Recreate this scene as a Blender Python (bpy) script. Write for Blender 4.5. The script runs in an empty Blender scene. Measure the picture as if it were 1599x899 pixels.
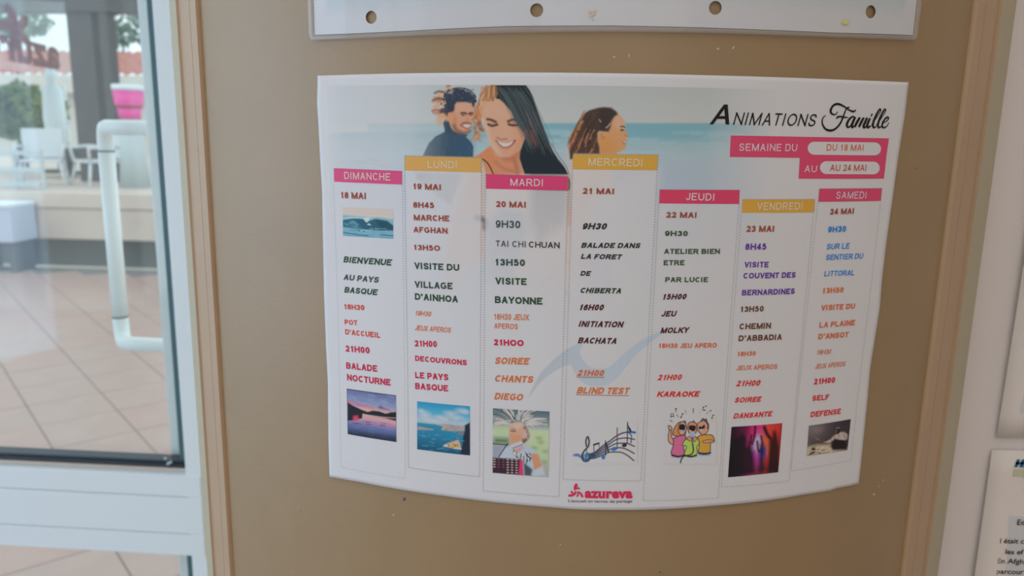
import bpy, bmesh, math, random
import numpy as np
from mathutils import Vector, Matrix

# ------------------------------------------------------------------ camera, world, lights, exposure
SC = bpy.context.scene
W, H = 1599, 899
F_PX, PITCH, ROLL, YAW = 1198.28, 0.197164, 0.0168887, 0.0697723
CAM_Z = 1.40
cy, sy, cp, sp = math.cos(YAW), math.sin(YAW), math.cos(PITCH), math.sin(PITCH)
FW = np.array([-sy * cp, cy * cp, -sp]); _r = np.array([cy, sy, 0.0]); _u = np.cross(_r, FW)
RT = _r * math.cos(ROLL) + _u * math.sin(ROLL); UP = -_r * math.sin(ROLL) + _u * math.cos(ROLL)
cam = bpy.data.cameras.new('camera'); camo = bpy.data.objects.new('camera', cam); SC.collection.objects.link(camo)
camo.matrix_world = Matrix(((RT[0], UP[0], -FW[0], 0), (RT[1], UP[1], -FW[1], 0), (RT[2], UP[2], -FW[2], CAM_Z), (0, 0, 0, 1)))
cam.sensor_width = 36; cam.sensor_fit = 'HORIZONTAL'; cam.lens = F_PX / W * 36
cam.clip_start = 0.01; cam.clip_end = 200
cam.dof.use_dof = True; cam.dof.focus_distance = 0.372; cam.dof.aperture_fstop = 12.0
SC.camera = camo

wd = bpy.data.worlds.new('sky'); SC.world = wd; wd.use_nodes = True
nt = wd.node_tree; nt.nodes.clear()
wo = nt.nodes.new('ShaderNodeOutputWorld'); bg = nt.nodes.new('ShaderNodeBackground')
tc = nt.nodes.new('ShaderNodeTexCoord'); nz = nt.nodes.new('ShaderNodeTexNoise'); rp = nt.nodes.new('ShaderNodeValToRGB')
nz.inputs['Scale'].default_value = 2.2; nz.inputs['Detail'].default_value = 5
rp.color_ramp.elements[0].position = .35; rp.color_ramp.elements[0].color = (.62, .84, .95, 1)
rp.color_ramp.elements[1].position = .62; rp.color_ramp.elements[1].color = (.94, .99, 1.0, 1)
nt.links.new(tc.outputs['Generated'], nz.inputs['Vector']); nt.links.new(nz.outputs['Fac'], rp.inputs['Fac'])
nt.links.new(rp.outputs['Color'], bg.inputs['Color']); nt.links.new(bg.outputs['Background'], wo.inputs['Surface'])
bg.inputs['Strength'].default_value = 1.6

def area(name, loc, look, sx, sy_, power, col):
    l = bpy.data.lights.new(name, 'AREA'); l.shape = 'RECTANGLE'; l.size = sx; l.size_y = sy_; l.energy = power; l.color = col
    o = bpy.data.objects.new(name, l); SC.collection.objects.link(o); o.location = loc
    o.rotation_euler = (Vector(look) - Vector(loc)).to_track_quat('-Z', 'Y').to_euler(); return o
# daylight through the glazed front on the left; unseen warm fills added behind the camera and overhead
area('window_daylight', (-2.6, -0.35, 1.35), (0, 0.4, 1.35), 1.9, 1.9, 30, (.40, .66, 1.0))
area('rear_fill_light', (0.6, -3.3, 1.7), (0, 0.4, 1.3), 2.2, 1.6, 10.5, (1.0, .95, .86))
area('overhead_fill_light', (0.3, -1.2, 2.66), (0.3, -1.2, 0), 2.4, 2.4, 19, (1.0, .90, .80))
SC.view_settings.view_transform = 'Standard'; SC.view_settings.look = 'None'
SC.view_settings.exposure = -0.19; SC.view_settings.gamma = 1.0; SC.view_settings.use_curve_mapping = False

# ------------------------------------------------------------------ materials
def lin(c):
    c = np.asarray(c, float) / 255.0
    return np.where(c <= .04045, c / 12.92, ((c + .055) / 1.055) ** 2.4)
def mat(name, col, rough=.6, spec=.4, metal=0, noise=0, nscale=40, bump=0, bscale=200, emit=None):
    m = bpy.data.materials.new(name); m.use_nodes = True; t = m.node_tree; b = t.nodes['Principled BSDF']
    c = tuple(lin(col)) + (1,)
    b.inputs['Base Color'].default_value = c; b.inputs['Roughness'].default_value = rough
    b.inputs['Specular IOR Level'].default_value = spec; b.inputs['Metallic'].default_value = metal
    g = t.nodes.new('ShaderNodeTexCoord')
    if noise:
        n = t.nodes.new('ShaderNodeTexNoise'); n.inputs['Scale'].default_value = nscale; n.inputs['Detail'].default_value = 4
        r = t.nodes.new('ShaderNodeValToRGB')
        r.color_ramp.elements[0].position = .3; r.color_ramp.elements[1].position = .7
        r.color_ramp.elements[0].color = tuple(min(1, x * (1 - noise)) for x in c[:3]) + (1,)
        r.color_ramp.elements[1].color = tuple(min(1, x * (1 + noise)) for x in c[:3]) + (1,)
        t.links.new(g.outputs['Object'], n.inputs['Vector']); t.links.new(n.outputs['Fac'], r.inputs['Fac'])
        t.links.new(r.outputs['Color'], b.inputs['Base Color'])
    if bump:
        n = t.nodes.new('ShaderNodeTexNoise'); n.inputs['Scale'].default_value = bscale; n.inputs['Detail'].default_value = 2
        k = t.nodes.new('ShaderNodeBump'); k.inputs['Strength'].default_value = bump; k.inputs['Distance'].default_value = .0004
        t.links.new(g.outputs['Object'], n.inputs['Vector']); t.links.new(n.outputs['Fac'], k.inputs['Height'])
        t.links.new(k.outputs['Normal'], b.inputs['Normal'])
    return m
def glass(name, tint=(1, 1, 1), haze=.02, ior=1.45, white=(.9, .95, 1)):
    m = bpy.data.materials.new(name); m.use_nodes = True; t = m.node_tree; t.nodes.clear()
    o = t.nodes.new('ShaderNodeOutputMaterial'); tr = t.nodes.new('ShaderNodeBsdfTransparent'); gl = t.nodes.new('ShaderNodeBsdfGlossy')
    tr.inputs['Color'].default_value = (*tint, 1); gl.inputs['Roughness'].default_value = .03
    lw = t.nodes.new('ShaderNodeLayerWeight'); pw = t.nodes.new('ShaderNodeMath'); pw.operation = 'POWER'; pw.inputs[1].default_value = 5
    r0 = ((ior - 1) / (ior + 1)) ** 2; fr = t.nodes.new('ShaderNodeMath'); fr.operation = 'MULTIPLY_ADD'; fr.inputs[1].default_value = 1 - r0; fr.inputs[2].default_value = r0
    t.links.new(lw.outputs['Facing'], pw.inputs[0]); t.links.new(pw.outputs[0], fr.inputs[0])
    mx = t.nodes.new('ShaderNodeMixShader'); df = t.nodes.new('ShaderNodeBsdfDiffuse'); df.inputs['Color'].default_value = (*white, 1)
    m2 = t.nodes.new('ShaderNodeMixShader'); m2.inputs['Fac'].default_value = haze
    t.links.new(fr.outputs[0], mx.inputs['Fac']); t.links.new(tr.outputs[0], mx.inputs[1]); t.links.new(gl.outputs[0], mx.inputs[2])
    t.links.new(mx.outputs[0], m2.inputs[1]); t.links.new(df.outputs[0], m2.inputs[2]); t.links.new(m2.outputs[0], o.inputs['Surface'])
    return m
def vcol_mat(name, rough=.55, spec=.3):
    m = bpy.data.materials.new(name); m.use_nodes = True; t = m.node_tree; b = t.nodes['Principled BSDF']
    a = t.nodes.new('ShaderNodeAttribute'); a.attribute_name = 'ink'; t.links.new(a.outputs['Color'], b.inputs['Base Color'])
    b.inputs['Roughness'].default_value = rough; b.inputs['Specular IOR Level'].default_value = spec; return m

PAPER_ALB = np.array([.80, .80, .82])
# how white paper reads at a place on the sheet; used to turn a seen colour into an ink reflectance
def white_at(x): return np.stack([np.interp(x, [500, 650, 800, 1000, 1200, 1400], v) for v in
        ([182, 180, 173, 166, 162, 160], [188, 184, 173, 160, 155, 151], [206, 197, 182, 164, 153, 147])], -1)
def ink_rgb(seen, x):
    a = lin(seen) / lin(white_at(x)) * PAPER_ALB; m = a.max(-1, keepdims=True)
    return np.clip(a * np.minimum(1, .83 / m), .012, .86)
_inkm = {}
def ink(seen, x):
    a = ink_rgb(seen, float(x)); k = tuple(np.round(a, 2))
    if k not in _inkm:
        m = mat('printed_ink', (0, 0, 0), .5, .3); m.node_tree.nodes['Principled BSDF'].inputs['Base Color'].default_value = (*a, 1); _inkm[k] = m
    return _inkm[k]

M = dict(
    paper=mat('white_paper', (255, 255, 255), .6, .25, bump=.12, bscale=300),
    column=mat('beige_column_paint', (164, 137, 100), .46, .7, noise=.03, nscale=25, bump=.22, bscale=420),
    trim=mat('beige_trim_paint', (190, 160, 128), .42, .6, noise=.03, nscale=30),
    strip=mat('grey_beige_side_strip', (192, 182, 154), .5, .4),
    wall=mat('white_wall_paint', (228, 222, 220), .7, .3, bump=.25, bscale=250),
    wallin=mat('interior_wall_paint', (205, 198, 188), .8, .3),
    ceil=mat('ceiling_paint', (235, 232, 228), .85, .3),
    alu=mat('white_aluminium_frame', (240, 250, 255), .35, .5),
    groove=mat('shadow_groove_grey', (120, 130, 134), .6, .3),
    gasket=mat('dark_rubber_gasket', (40, 52, 62), .35, .5),
    teal=mat('teal_grey_gasket', (72, 104, 108), .4, .5),
    bead=mat('beige_glazing_bead', (205, 194, 182), .5, .4),
    handle=mat('white_handle_enamel', (248, 254, 252), .3, .5),
    steel=mat('brushed_steel', (180, 182, 184), .3, .5, metal=.8),
    glass=glass('door_glass', (.96, .985, .985), .045), clear=glass('thin_clear_screen', (.99, 1, 1), 0.0, 1.02),
    film=glass('clear_plastic_film', (.97, .975, .98), .05, 1.35),
    filmedge=glass('welded_plastic_edge', (.84, .84, .83), .30, 1.5, (.86, .83, .80)),
    tile=mat('pinkish_floor_tile', (188, 160, 148), .35, .5, noise=.05, nscale=6),
    tile2=mat('rosy_floor_tile', (190, 158, 146), .35, .5, noise=.05, nscale=6),
    grout=mat('grey_grout', (138, 134, 132), .8, .2),
    stone=mat('beige_render', (214, 200, 188), .8, .3, noise=.05, nscale=3),
    dark=mat('dark_plinth', (84, 88, 84), .8, .3),
    roof=mat('clay_roof_tile', (196, 132, 120), .8, .2, noise=.15, nscale=5),
    facade=mat('pale_facade', (218, 214, 206), .8, .3),
    timber=mat('grey_brown_timber', (88, 86, 86), .7, .3, noise=.1, nscale=4),
    leaf=mat('hedge_green', (140, 160, 96), .8, .2, noise=.25, nscale=8),
    leaf2=mat('tree_green', (110, 142, 124), .8, .2, noise=.25, nscale=8),
    canvas=mat('white_parasol_canvas', (236, 248, 252), .8, .2),
    plastic=mat('white_chair_plastic', (220, 226, 230), .4, .5),
    pink=mat('pink_plastic', (250, 96, 178), .5, .4),
    brown=mat('brown_band', (160, 110, 90), .6, .4),
    vinyl=mat('dark_red_vinyl', (116, 62, 62), .6, .3),
    rail=mat('pale_metal_rail', (196, 208, 210), .5, .5),
    blueboard=mat('pale_blue_panel', (188, 198, 216), .6, .4),
    chip=mat('pale_scratch', (215, 200, 178), .6, .3), chipd=mat('dark_screw_dot', (90, 98, 104), .5, .4),
    doc=mat('notice_paper', (236, 228, 222), .6, .25), docblue=mat('pale_blue_notice_print', (216, 216, 216), .6, .25),
    tblue=mat('blue_notice_ink', (26, 110, 150), .6, .2), tdark=mat('dark_notice_ink', (62, 56, 58), .6, .2),
    yellow=mat('faded_yellow_ink', (206, 204, 176), .6, .2), vcol=vcol_mat('colour_print'))
M['paper'].node_tree.nodes['Principled BSDF'].inputs['Base Color'].default_value = (*PAPER_ALB, 1)

# ------------------------------------------------------------------ object helpers
C = SC.collection
def tag(o, label=None, cat=None, group=None, kind=None):
    for k, v in (('label', label), ('category', cat), ('group', group), ('kind', kind)):
        if v: o[k] = v
    return o
def empty(name, loc=(0, 0, 0), parent=None):
    o = bpy.data.objects.new(name, None); C.objects.link(o); o.location = loc; o.empty_display_size = .05
    if parent: o.parent = parent
    return o
_off = {}
def origin(o):
    v = Vector((0, 0, 0))
    while o is not None: v += o.location; o = o.parent
    return v
def mesh(name, V, Fc, m, parent=None, smooth=False, cols=None):
    V = np.asarray(V, np.float64).reshape(-1, 3)
    if parent is not None: V = V - np.array(origin(parent))
    me = bpy.data.meshes.new(name)
    if isinstance(Fc, np.ndarray):
        n = Fc.shape[1]; me.vertices.add(len(V)); me.vertices.foreach_set('co', V.astype(np.float32).ravel())
        me.loops.add(Fc.size); me.loops.foreach_set('vertex_index', Fc.astype(np.int32).ravel())
        me.polygons.add(len(Fc)); me.polygons.foreach_set('loop_start', np.arange(0, Fc.size, n, dtype=np.int32))
        me.polygons.foreach_set('loop_total', np.full(len(Fc), n, np.int32)); me.update(calc_edges=True)
    else:
        me.from_pydata(V.tolist(), [], Fc); me.update()
    if cols is not None:
        a = me.color_attributes.new('ink', 'FLOAT_COLOR', 'POINT')
        a.data.foreach_set('color', np.concatenate([cols.reshape(-1, 3), np.ones((len(V), 1))], 1).astype(np.float32).ravel())
    if smooth: me.polygons.foreach_set('use_smooth', np.ones(len(me.polygons), bool))
    me.materials.append(m); o = bpy.data.objects.new(name, me); C.objects.link(o)
    if parent is not None: o.parent = parent
    return o
def from_bm(name, bm, m, parent=None, smooth=False):
    bmesh.ops.recalc_face_normals(bm, faces=bm.faces); V = [v.co[:] for v in bm.verts]; bm.verts.index_update()
    Fc = [[v.index for v in f.verts] for f in bm.faces]; bm.free(); return mesh(name, V, Fc, m, parent, smooth)
def bbox(bm, x0, x1, y0, y1, z0, z1, bev=0):
    r = bmesh.ops.create_cube(bm, size=1); vs = r['verts']
    for v in vs: v.co = Vector(((x0 + x1) / 2 + v.co.x * (x1 - x0), (y0 + y1) / 2 + v.co.y * (y1 - y0), (z0 + z1) / 2 + v.co.z * (z1 - z0)))
    if bev: bmesh.ops.bevel(bm, geom=list({e for v in vs for e in v.link_edges}), offset=bev, segments=2, affect='EDGES', profile=.5)
def box(name, x0, x1, y0, y1, z0, z1, m, parent=None, bev=0):
    bm = bmesh.new(); bbox(bm, x0, x1, y0, y1, z0, z1, bev); return from_bm(name, bm, m, parent)
def tube(bm, pts, rad, n=14):
    pts = [Vector(p) for p in pts]; rr = rad if hasattr(rad, '__len__') else [rad] * len(pts); rings = []; ref = None
    for i, p in enumerate(pts):
        d = (pts[min(i + 1, len(pts) - 1)] - pts[max(i - 1, 0)]).normalized()
        if ref is None: ref = Vector((1, 0, 0)) if abs(d.x) < .8 else Vector((0, 1, 0))
        a = (ref - d * ref.dot(d)).normalized(); b = d.cross(a); ref = a
        rings.append([bm.verts.new(p + (a * math.cos(2 * math.pi * k / n) + b * math.sin(2 * math.pi * k / n)) * rr[i]) for k in range(n)])
    for A, B in zip(rings, rings[1:]):
        for k in range(n): bm.faces.new((A[k], A[(k + 1) % n], B[(k + 1) % n], B[k]))
    bm.faces.new(rings[0][::-1]); bm.faces.new(rings[-1])

# ------------------------------------------------------------------ measuring: points of the place seen through the photograph
def ray(x, y): x, y = np.asarray(x, float), np.asarray(y, float); return FW + RT * ((x - W / 2) / F_PX)[..., None] - UP * ((y - H / 2) / F_PX)[..., None]
COL_D, COL_R = 0.356362, 0.328375            # column front distance, column radius
CYC = COL_D + COL_R
SU0, SV0, SROT = 0.0217044, -0.0775755, 0.00207  # centre of the weekly sheet on the column (arc, height), tilt
def lift(u, v):                              # how far the sheet stands off the column
    a = (u - SU0) / .1485; b = (v - SV0) / .105
    return .0007 + .0009 * np.clip(-b - .45, 0, 1) * (1.2 + np.sin(a * 5)) + .0008 * np.clip(np.abs(a) - .75, 0, 1) * (2 + np.sin(b * 6 + a))
def surf(u, v, off=0.0, lf=lift):
    u, v = np.asarray(u, float), np.asarray(v, float); th = u / COL_R; r = COL_R + lf(u, v) + off
    return np.stack([r * np.sin(th), CYC - r * np.cos(th), CAM_Z + v], -1)
def uv(x, y, lf=lift):
    d = ray(x, y); u = np.zeros(d.shape[:-1]); v = np.zeros(d.shape[:-1])
    for _ in range(6):
        r = COL_R + lf(u, v); a = d[..., 0] ** 2 + d[..., 1] ** 2; b = -2 * d[..., 1] * CYC; c = CYC ** 2 - r ** 2
        t = (-b - np.sqrt(np.maximum(b * b - 4 * a * c, 0))) / (2 * a)
        u = COL_R * np.arctan2(d[..., 0] * t, CYC - d[..., 1] * t); v = d[..., 2] * t
    return u, v
def xofu(u): return 893 + (u) * 1150 * COL_R * 3.1   # rough place across the sheet, for ink look-up
_xs = np.linspace(300, 1560, 90); _us = uv(_xs, np.full(90, 440.))[0]
def xofu(u): return np.interp(u, _us, _xs)
CR = dict(P=(0, 0, 1), C1=(490, 110, 3.1), C2=(850, 110, 3.1), C3=(1080, 120, 3.211), C4=(500, 380, 3.746), C5=(500, 590, 4.496),
          C6=(740, 380, 3.459), C7=(740, 600, 4.4966), R1=(1000, 380, 3.745), R2=(1000, 600, 4.3216), M4=(630, 260, 4.496), M5=(880, 260, 4.496),
          T2=(1100, 150, 9.994), T3=(1270, 150, 12.3), T4=(1130, 205, 5.922), L=(880, 745, 13.325),
          W1=(740, 130, 5.619), W2=(655, 130, 7.49), W3=(880, 160, 9.99), S6=(500, 120, 4.495), S7=(800, 500, 5.33),
          t1=(525, 310, 11.24), t2=(535, 600, 9.467), t3=(645, 620, 9.463), t4=(762, 632, 7.75), t5=(890, 652, 11.236),
          t6=(1035, 628, 9.27), t7=(1130, 652, 9.17), t8=(1250, 645, 11.99))
def px(cr, pts):
    x0, y0, s = CR[cr]; p = np.asarray(pts, float).reshape(-1, 2); return x0 + p[:, 0] / s, y0 + p[:, 1] / s
def UVp(cr, pts, lf=lift): return np.stack(uv(*px(cr, pts), lf), -1)

# ------------------------------------------------------------------ structure
floor = tag(empty('floor'), kind='structure')
box('grout_bed', -9.5, 3.2, -3.6, 7.35, -.05, -.004, M['grout'], floor)
A45 = math.radians(-45.8); e1 = Vector((math.cos(A45), math.sin(A45), 0)); e2 = Vector((-e1.y, e1.x, 0)); PT = .343
base = Vector((-1.76, 3.04, 0))
def tile_mesh():
    bm = bmesh.new(); g = .0028; a = PT / 2 - g
    bbox(bm, -a, a, -a, a, -.008, 0, .0015); me = bpy.data.meshes.new('tile'); bm.to_mesh(me); bm.free(); return me
tmes = []
for k in ('tile', 'tile2'):
    me = tile_mesh(); me.materials.append(M[k]); tmes.append(me)
rest = bmesh.new(); random.seed(4)
for i in range(-30, 34):
    for j in range(-34, 30):
        c = base + e1 * (i + .5) * PT + e2 * (j + .5) * PT
        if not (-9.3 < c.x < 3.0 and -3.4 < c.y < 7.15): continue
        d = np.array([c.x, c.y, -CAM_Z]); w = d @ FW
        inview = False
        if w > .1:
            X = W / 2 + F_PX * (d @ RT) / w; Y = H / 2 - F_PX * (d @ UP) / w
            inview = -60 < X < 340 and Y < 1000 and c.y > 1.2
        if inview:
            o = bpy.data.objects.new('tile', random.choice(tmes)); C.objects.link(o); o.parent = floor
            o.location = c + Vector((0, 0, random.uniform(-.0004, .0004))); o.rotation_euler = (0, 0, A45)
        else:
            a = PT / 2 - .0028
            vs = [rest.verts.new(c + e1 * sx * a + e2 * sy2 * a + Vector((0, 0, 0))) for sx, sy2 in ((-1, -1), (1, -1), (1, 1), (-1, 1))]
            rest.faces.new(vs)
tag(from_bm('tile_field', rest, M['tile'], floor), kind='stuff')

DY = 1.0                                     # door plane
def onY(x, y, Y=DY):
    d = ray(x, y); t = Y / d[..., 1]; return d[..., 0] * t, CAM_Z + d[..., 2] * t
tag(box('ceiling', -2.7, 3.2, -3.6, 1.1, 2.72, 2.82, M['ceil']), kind='structure')
tag(box('wall_back', -2.7, 3.2, -3.7, -3.6, 0, 2.72, M['wallin']), kind='structure')
wl = tag(empty('wall_left', (-2.75, -1.3, 0)), kind='structure')
box('lower_wall', -2.8, -2.7, -3.6, 1.1, 0, .3, M['wallin'], wl); box('lintel', -2.8, -2.7, -3.6, 1.1, 2.5, 2.72, M['wallin'], wl)
wn = tag(empty('window_1', (-2.75, -1.3, .3)), kind='structure')
for k in range(6): box('window_post', -2.79, -2.71, -3.6 + k * .93, -3.55 + k * .93, .3, 2.5, M['alu'], wn)
box('glass_pane', -2.752, -2.746, -3.58, 1.08, .3, 2.5, M['clear'], wn)
xr0 = COL_R * math.sin(.842)
tag(box('wall_right', xr0 - .004, 3.2, .474, .60, 0, 2.72, M['wall']), kind='structure')
tag(box('wall_far_side', 3.1, 3.2, -3.6, .474, 0, 2.72, M['wallin']), kind='structure')
tag(box('wall_above_door', -2.7, -.24, DY - .03, DY + .1, 2.25, 2.72, M['wallin']), kind='structure')
tag(box('wall_beside_door', -2.7, -1.75, DY - .03, DY + .1, 0, 2.25, M['wallin']), kind='structure')

# column: curved cladding, one moulding each side, side strips that run back to the door and the wall
col = tag(empty('column', (0, CYC, 0)), 'beige painted round-fronted column carrying the weekly programme sheet', 'column')
zs = [0, .4, .8, 1.2, 1.3, 1.4, 1.5, 1.8, 2.2, 2.72]
def arc_sheet(name, th0, th1, prof, m, n=90, parent=col):
    # prof(s) gives radial offset
    V = []; th = np.linspace(th0, th1, n)
    for z in zs:
        for t in th:
            r = COL_R + prof((t - th0) / (th1 - th0)); V.append((r * math.sin(t), CYC - r * math.cos(t), z))
    N = n; Fc = [(a * N + b, a * N + b + 1, (a + 1) * N + b + 1, (a + 1) * N + b) for a in range(len(zs) - 1) for b in range(N - 1)]
    return mesh(name, V, Fc, m, parent, True)
arc_sheet('cladding', -.664, .6635, lambda s: 0.0, M['column'], 160)
def mould(s):
    return .0022 * (1 if .04 < s < .30 else 0) - .0012 * (1 if .30 <= s < .40 else 0) + .0010 * (1 if .40 <= s < .96 else 0) + (.0012 if s > .93 else 0) - (.0015 if s < .03 else 0)
arc_sheet('moulding', .6635, .7535, mould, M['trim'], 120)
arc_sheet('moulding', -.664, -.7505, mould, M['trim'], 120)
def side_strip(sg, th0, th1, yb):
    P = [(COL_R * math.sin(t), CYC - COL_R * math.cos(t) + .001) for t in np.linspace(th0, th1, 8)]
    P.append((P[-1][0], yb)); V = [(x, y, z) for z in zs for x, y in P]; N = len(P)
    mesh('side_strip', V, [(a * N + b, a * N + b + 1, (a + 1) * N + b + 1, (a + 1) * N + b) for a in range(len(zs) - 1) for b in range(N - 1)], M['strip'], col)
side_strip(1, .7535, .842, .60); side_strip(-1, -.7505, -.803, DY + .02)
# small marks on the paint
flat0 = lambda u, v: np.zeros_like(np.asarray(u, float))
def patch(name, cr, pts, m, parent, off, lf=lift, n=1):
    q = UVp(cr, pts, lf); c = q.mean(0); V = [surf(c[0], c[1], off, lf)] + [surf(a, b, off, lf) for a, b in q]
    k = len(q); return mesh(name, V, [(0, i + 1, (i + 1) % k + 1) for i in range(k)], m, parent)
def fleck(x, y, rx, ry, m, ang=0):
    t = np.linspace(0, 2 * math.pi, 9)[:-1]; rr = [1, .8, 1.1, .85, 1, .75, 1.1, .9]
    p = [(x + rx * r * math.cos(a) * math.cos(ang) - ry * r * math.sin(a) * math.sin(ang), y + rx * r * math.cos(a) * math.sin(ang) + ry * r * math.sin(a) * math.cos(ang)) for a, r in zip(t, rr)]
    patch('paint_chip', 'P', p, m, col, .00008, flat0)
for a in ((959, 89, 2.6, 1.2, M['chip'], 0), (982, 87, 1, 3.2, M['chip'], .1), (1121, 76, 2.6, 1.6, M['chip'], .5), (1145, 74.5, 3.6, 1.3, M['chip'], -.9),
          (631.5, 779, 2.6, 3.2, M['chipd'], 0), (614.5, 803.5, 1.4, 1.4, M['chip'], 0), (1364.5, 771.5, 2.1, 2.1, M['chip'], 0), (1372, 759, 1.2, 1, M['chip'], 0),
          (1379, 749.5, 1, 1.6, M['chip'], 0), (1430, 263, 1.1, 1.1, M['chipd'], 0), (1031, 893, 2.2, 1.2, M['chipd'], .3), (875, 850, 1.2, 1, M['chip'], 0), (470, 797, 1, 1, M['chipd'], 0)):
    fleck(*a)

# ------------------------------------------------------------------ glazed door on the left
door = tag(empty('door_1', (-1.0, DY, 0)), kind='structure')
sxr = -.235                                   # right side of frame hidden behind the column
def X(x, y=300, Y=DY): return float(onY(x, y, Y)[0])
def Z(x, y, Y=DY): return float(onY(x, y, Y)[1])
xs_in = X(240, 0, DY - .025); xg = X(232, 0, DY - .01); xo = X(219, 0, DY + .02)
zr0, zr1 = Z(150, 858.5, DY - .03), Z(150, 735.5, DY - .03)
g1, g2 = Z(150, 768.5, DY - .03), Z(150, 825.5, DY - .03)
yf = DY - .03
box('door_stile', xs_in, xs_in + .11, yf, DY + .03, 0.0, 2.2, M['alu'], door, .0012)
box('door_stile', -1.72, -1.62, yf, DY + .03, 0.0, 2.2, M['alu'], door, .0012)
box('door_rail', -1.62, xs_in, yf, DY + .03, 2.1, 2.2, M['alu'], door, .0012)
box('door_rail', -1.62, xs_in, yf, DY + .03, 0.0, .12, M['alu'], door, .0012)
for a, b in ((zr0, g2 - .0006), (g2 + .0006, g1 - .0006), (g1 + .0006, zr1)):
    box('mid_rail_board', -1.62, xs_in + (.0215), yf - .0015, DY + .03, a, b, M['alu'], door, .0008)
box('mid_rail_core', -1.62, xs_in, yf + .002, DY + .028, zr0 + .003, zr1 - .003, M['groove'], door)
zb0, zb1 = zr1, Z(150, 724, DY - .02)
box('glazing_bead', -1.62, xs_in, DY - .022, DY + .022, zb0, zb1, M['bead'], door, .001)
zk = Z(150, 709.5, DY - .01)
bm = bmesh.new(); bbox(bm, -1.62, xs_in, DY - .018, DY + .004, zb1, zk, .0015); bbox(bm, -1.62, xs_in, DY - .022, DY - .014, zb1 + .002, zb1 + .0055, .001)
from_bm('black_gasket', bm, M['gasket'], door)
box('side_gasket', xg, xs_in + .001, DY - .016, DY + .004, zb1, 2.1, M['teal'], door, .001)
box('side_gasket', xg, xs_in + .001, DY - .016, DY + .004, .12, zr0, M['teal'], door, .001)
box('outer_stile', xo, xg + .02, DY + .012, DY + .05, zb1, 2.1, M['handle'], door, .001)
box('outer_stile', xo, xg + .02, DY + .012, DY + .05, .12, zr0, M['handle'], door, .001)
box('glass_pane', -1.62, xs_in, DY + .004, DY + .010, zb1 - .003, 2.1, M['glass'], door)
box('glass_pane', -1.62, xs_in, DY + .004, DY + .010, .12, zr0, M['glass'], door)
for x, y in ((258, 716), (262, 724), (266, 722)):      # small clip on the gasket
    c = (X(x, y, DY - .025), DY - .024, Z(x, y, DY - .025)); bm = bmesh.new(); bmesh.ops.create_icosphere(bm, subdivisions=2, radius=.0022, matrix=Matrix.Translation(c)); from_bm('gasket_clip', bm, M['rail'], door, True)
# pull handle on the outer side
HY = DY + .085
hx0, hz0 = onY(167, 236, HY); hz1 = float(onY(187, 494, HY)[1]); hx0 = float(hx0); hz0 = float(hz0)
hx1 = float(onY(187, 494, HY)[0]); hxm = (hx0 + hx1) / 2; hr = .0112
hnd = empty('pull_handle', (hxm, HY, (hz0 + hz1) / 2), door)
bm = bmesh.new(); tube(bm, [(hxm, HY, hz1), (hxm, HY, hz0)], hr, 24); from_bm('handle_bar', bm, M['handle'], hnd, True)
for sg, z in ((1, hz0), (-1, hz1)):
    bm = bmesh.new(); pts = [(hxm, HY, z)]
    for k in range(1, 8):
        a = k / 7 * math.pi / 2; pts.append((hxm + .026 * (1 - math.cos(a)) * .7, HY - .026 * (1 - math.cos(a)), z + sg * .034 * math.sin(a)))
    pts += [(xo + .012, DY + .05, z + sg * .034)]
    tube(bm, pts, [hr] * 5 + [hr * .95] * 4, 20); from_bm('handle_elbow', bm, M['handle'], hnd, True)
    bm = bmesh.new(); tube(bm, [(hxm, HY, z - .0012), (hxm, HY, z + .0012)], hr + .0004, 24); from_bm('joint_ring', bm, M['groove'], hnd, True)

def catmull(P, k=6, closed=False):
    P = np.asarray(P, float); n = len(P); out = []
    idx = range(n if closed else n - 1)
    for i in idx:
        p0, p1, p2, p3 = (P[(i - 1) % n], P[i], P[(i + 1) % n], P[(i + 2) % n]) if closed else (P[max(i - 1, 0)], P[i], P[i + 1], P[min(i + 2, n - 1)])
        for t in np.linspace(0, 1, k, endpoint=False):
            out.append(.5 * ((2 * p1) + (-p0 + p2) * t + (2 * p0 - 5 * p1 + 4 * p2 - p3) * t * t + (-p0 + 3 * p1 - 3 * p2 + p3) * t ** 3))
    if not closed: out.append(P[-1])
    return np.array(out)
# ------------------------------------------------------------------ flat text tool (built-in font turned into mesh)
def glyphs(txt, bold=0.0, shear=0.0, spacing=1.0):
    c = bpy.data.curves.new('t', 'FONT'); c.body = txt; c.size = 1; c.offset = bold; c.shear = 0; c.space_character = spacing; c.resolution_u = 3
    o = bpy.data.objects.new('t', c); C.objects.link(o); dg = bpy.context.evaluated_depsgraph_get(); ob = o.evaluated_get(dg); me = ob.to_mesh()
    V = np.empty(len(me.vertices) * 3, np.float32); me.vertices.foreach_get('co', V); V = V.reshape(-1, 3)[:, :2].astype(float)
    Fc = [tuple(p.vertices) for p in me.polygons]; ob.to_mesh_clear(); bpy.data.objects.remove(o); bpy.data.curves.remove(c); return V, Fc
_cap = glyphs('H')[0][:, 1].max()
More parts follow.
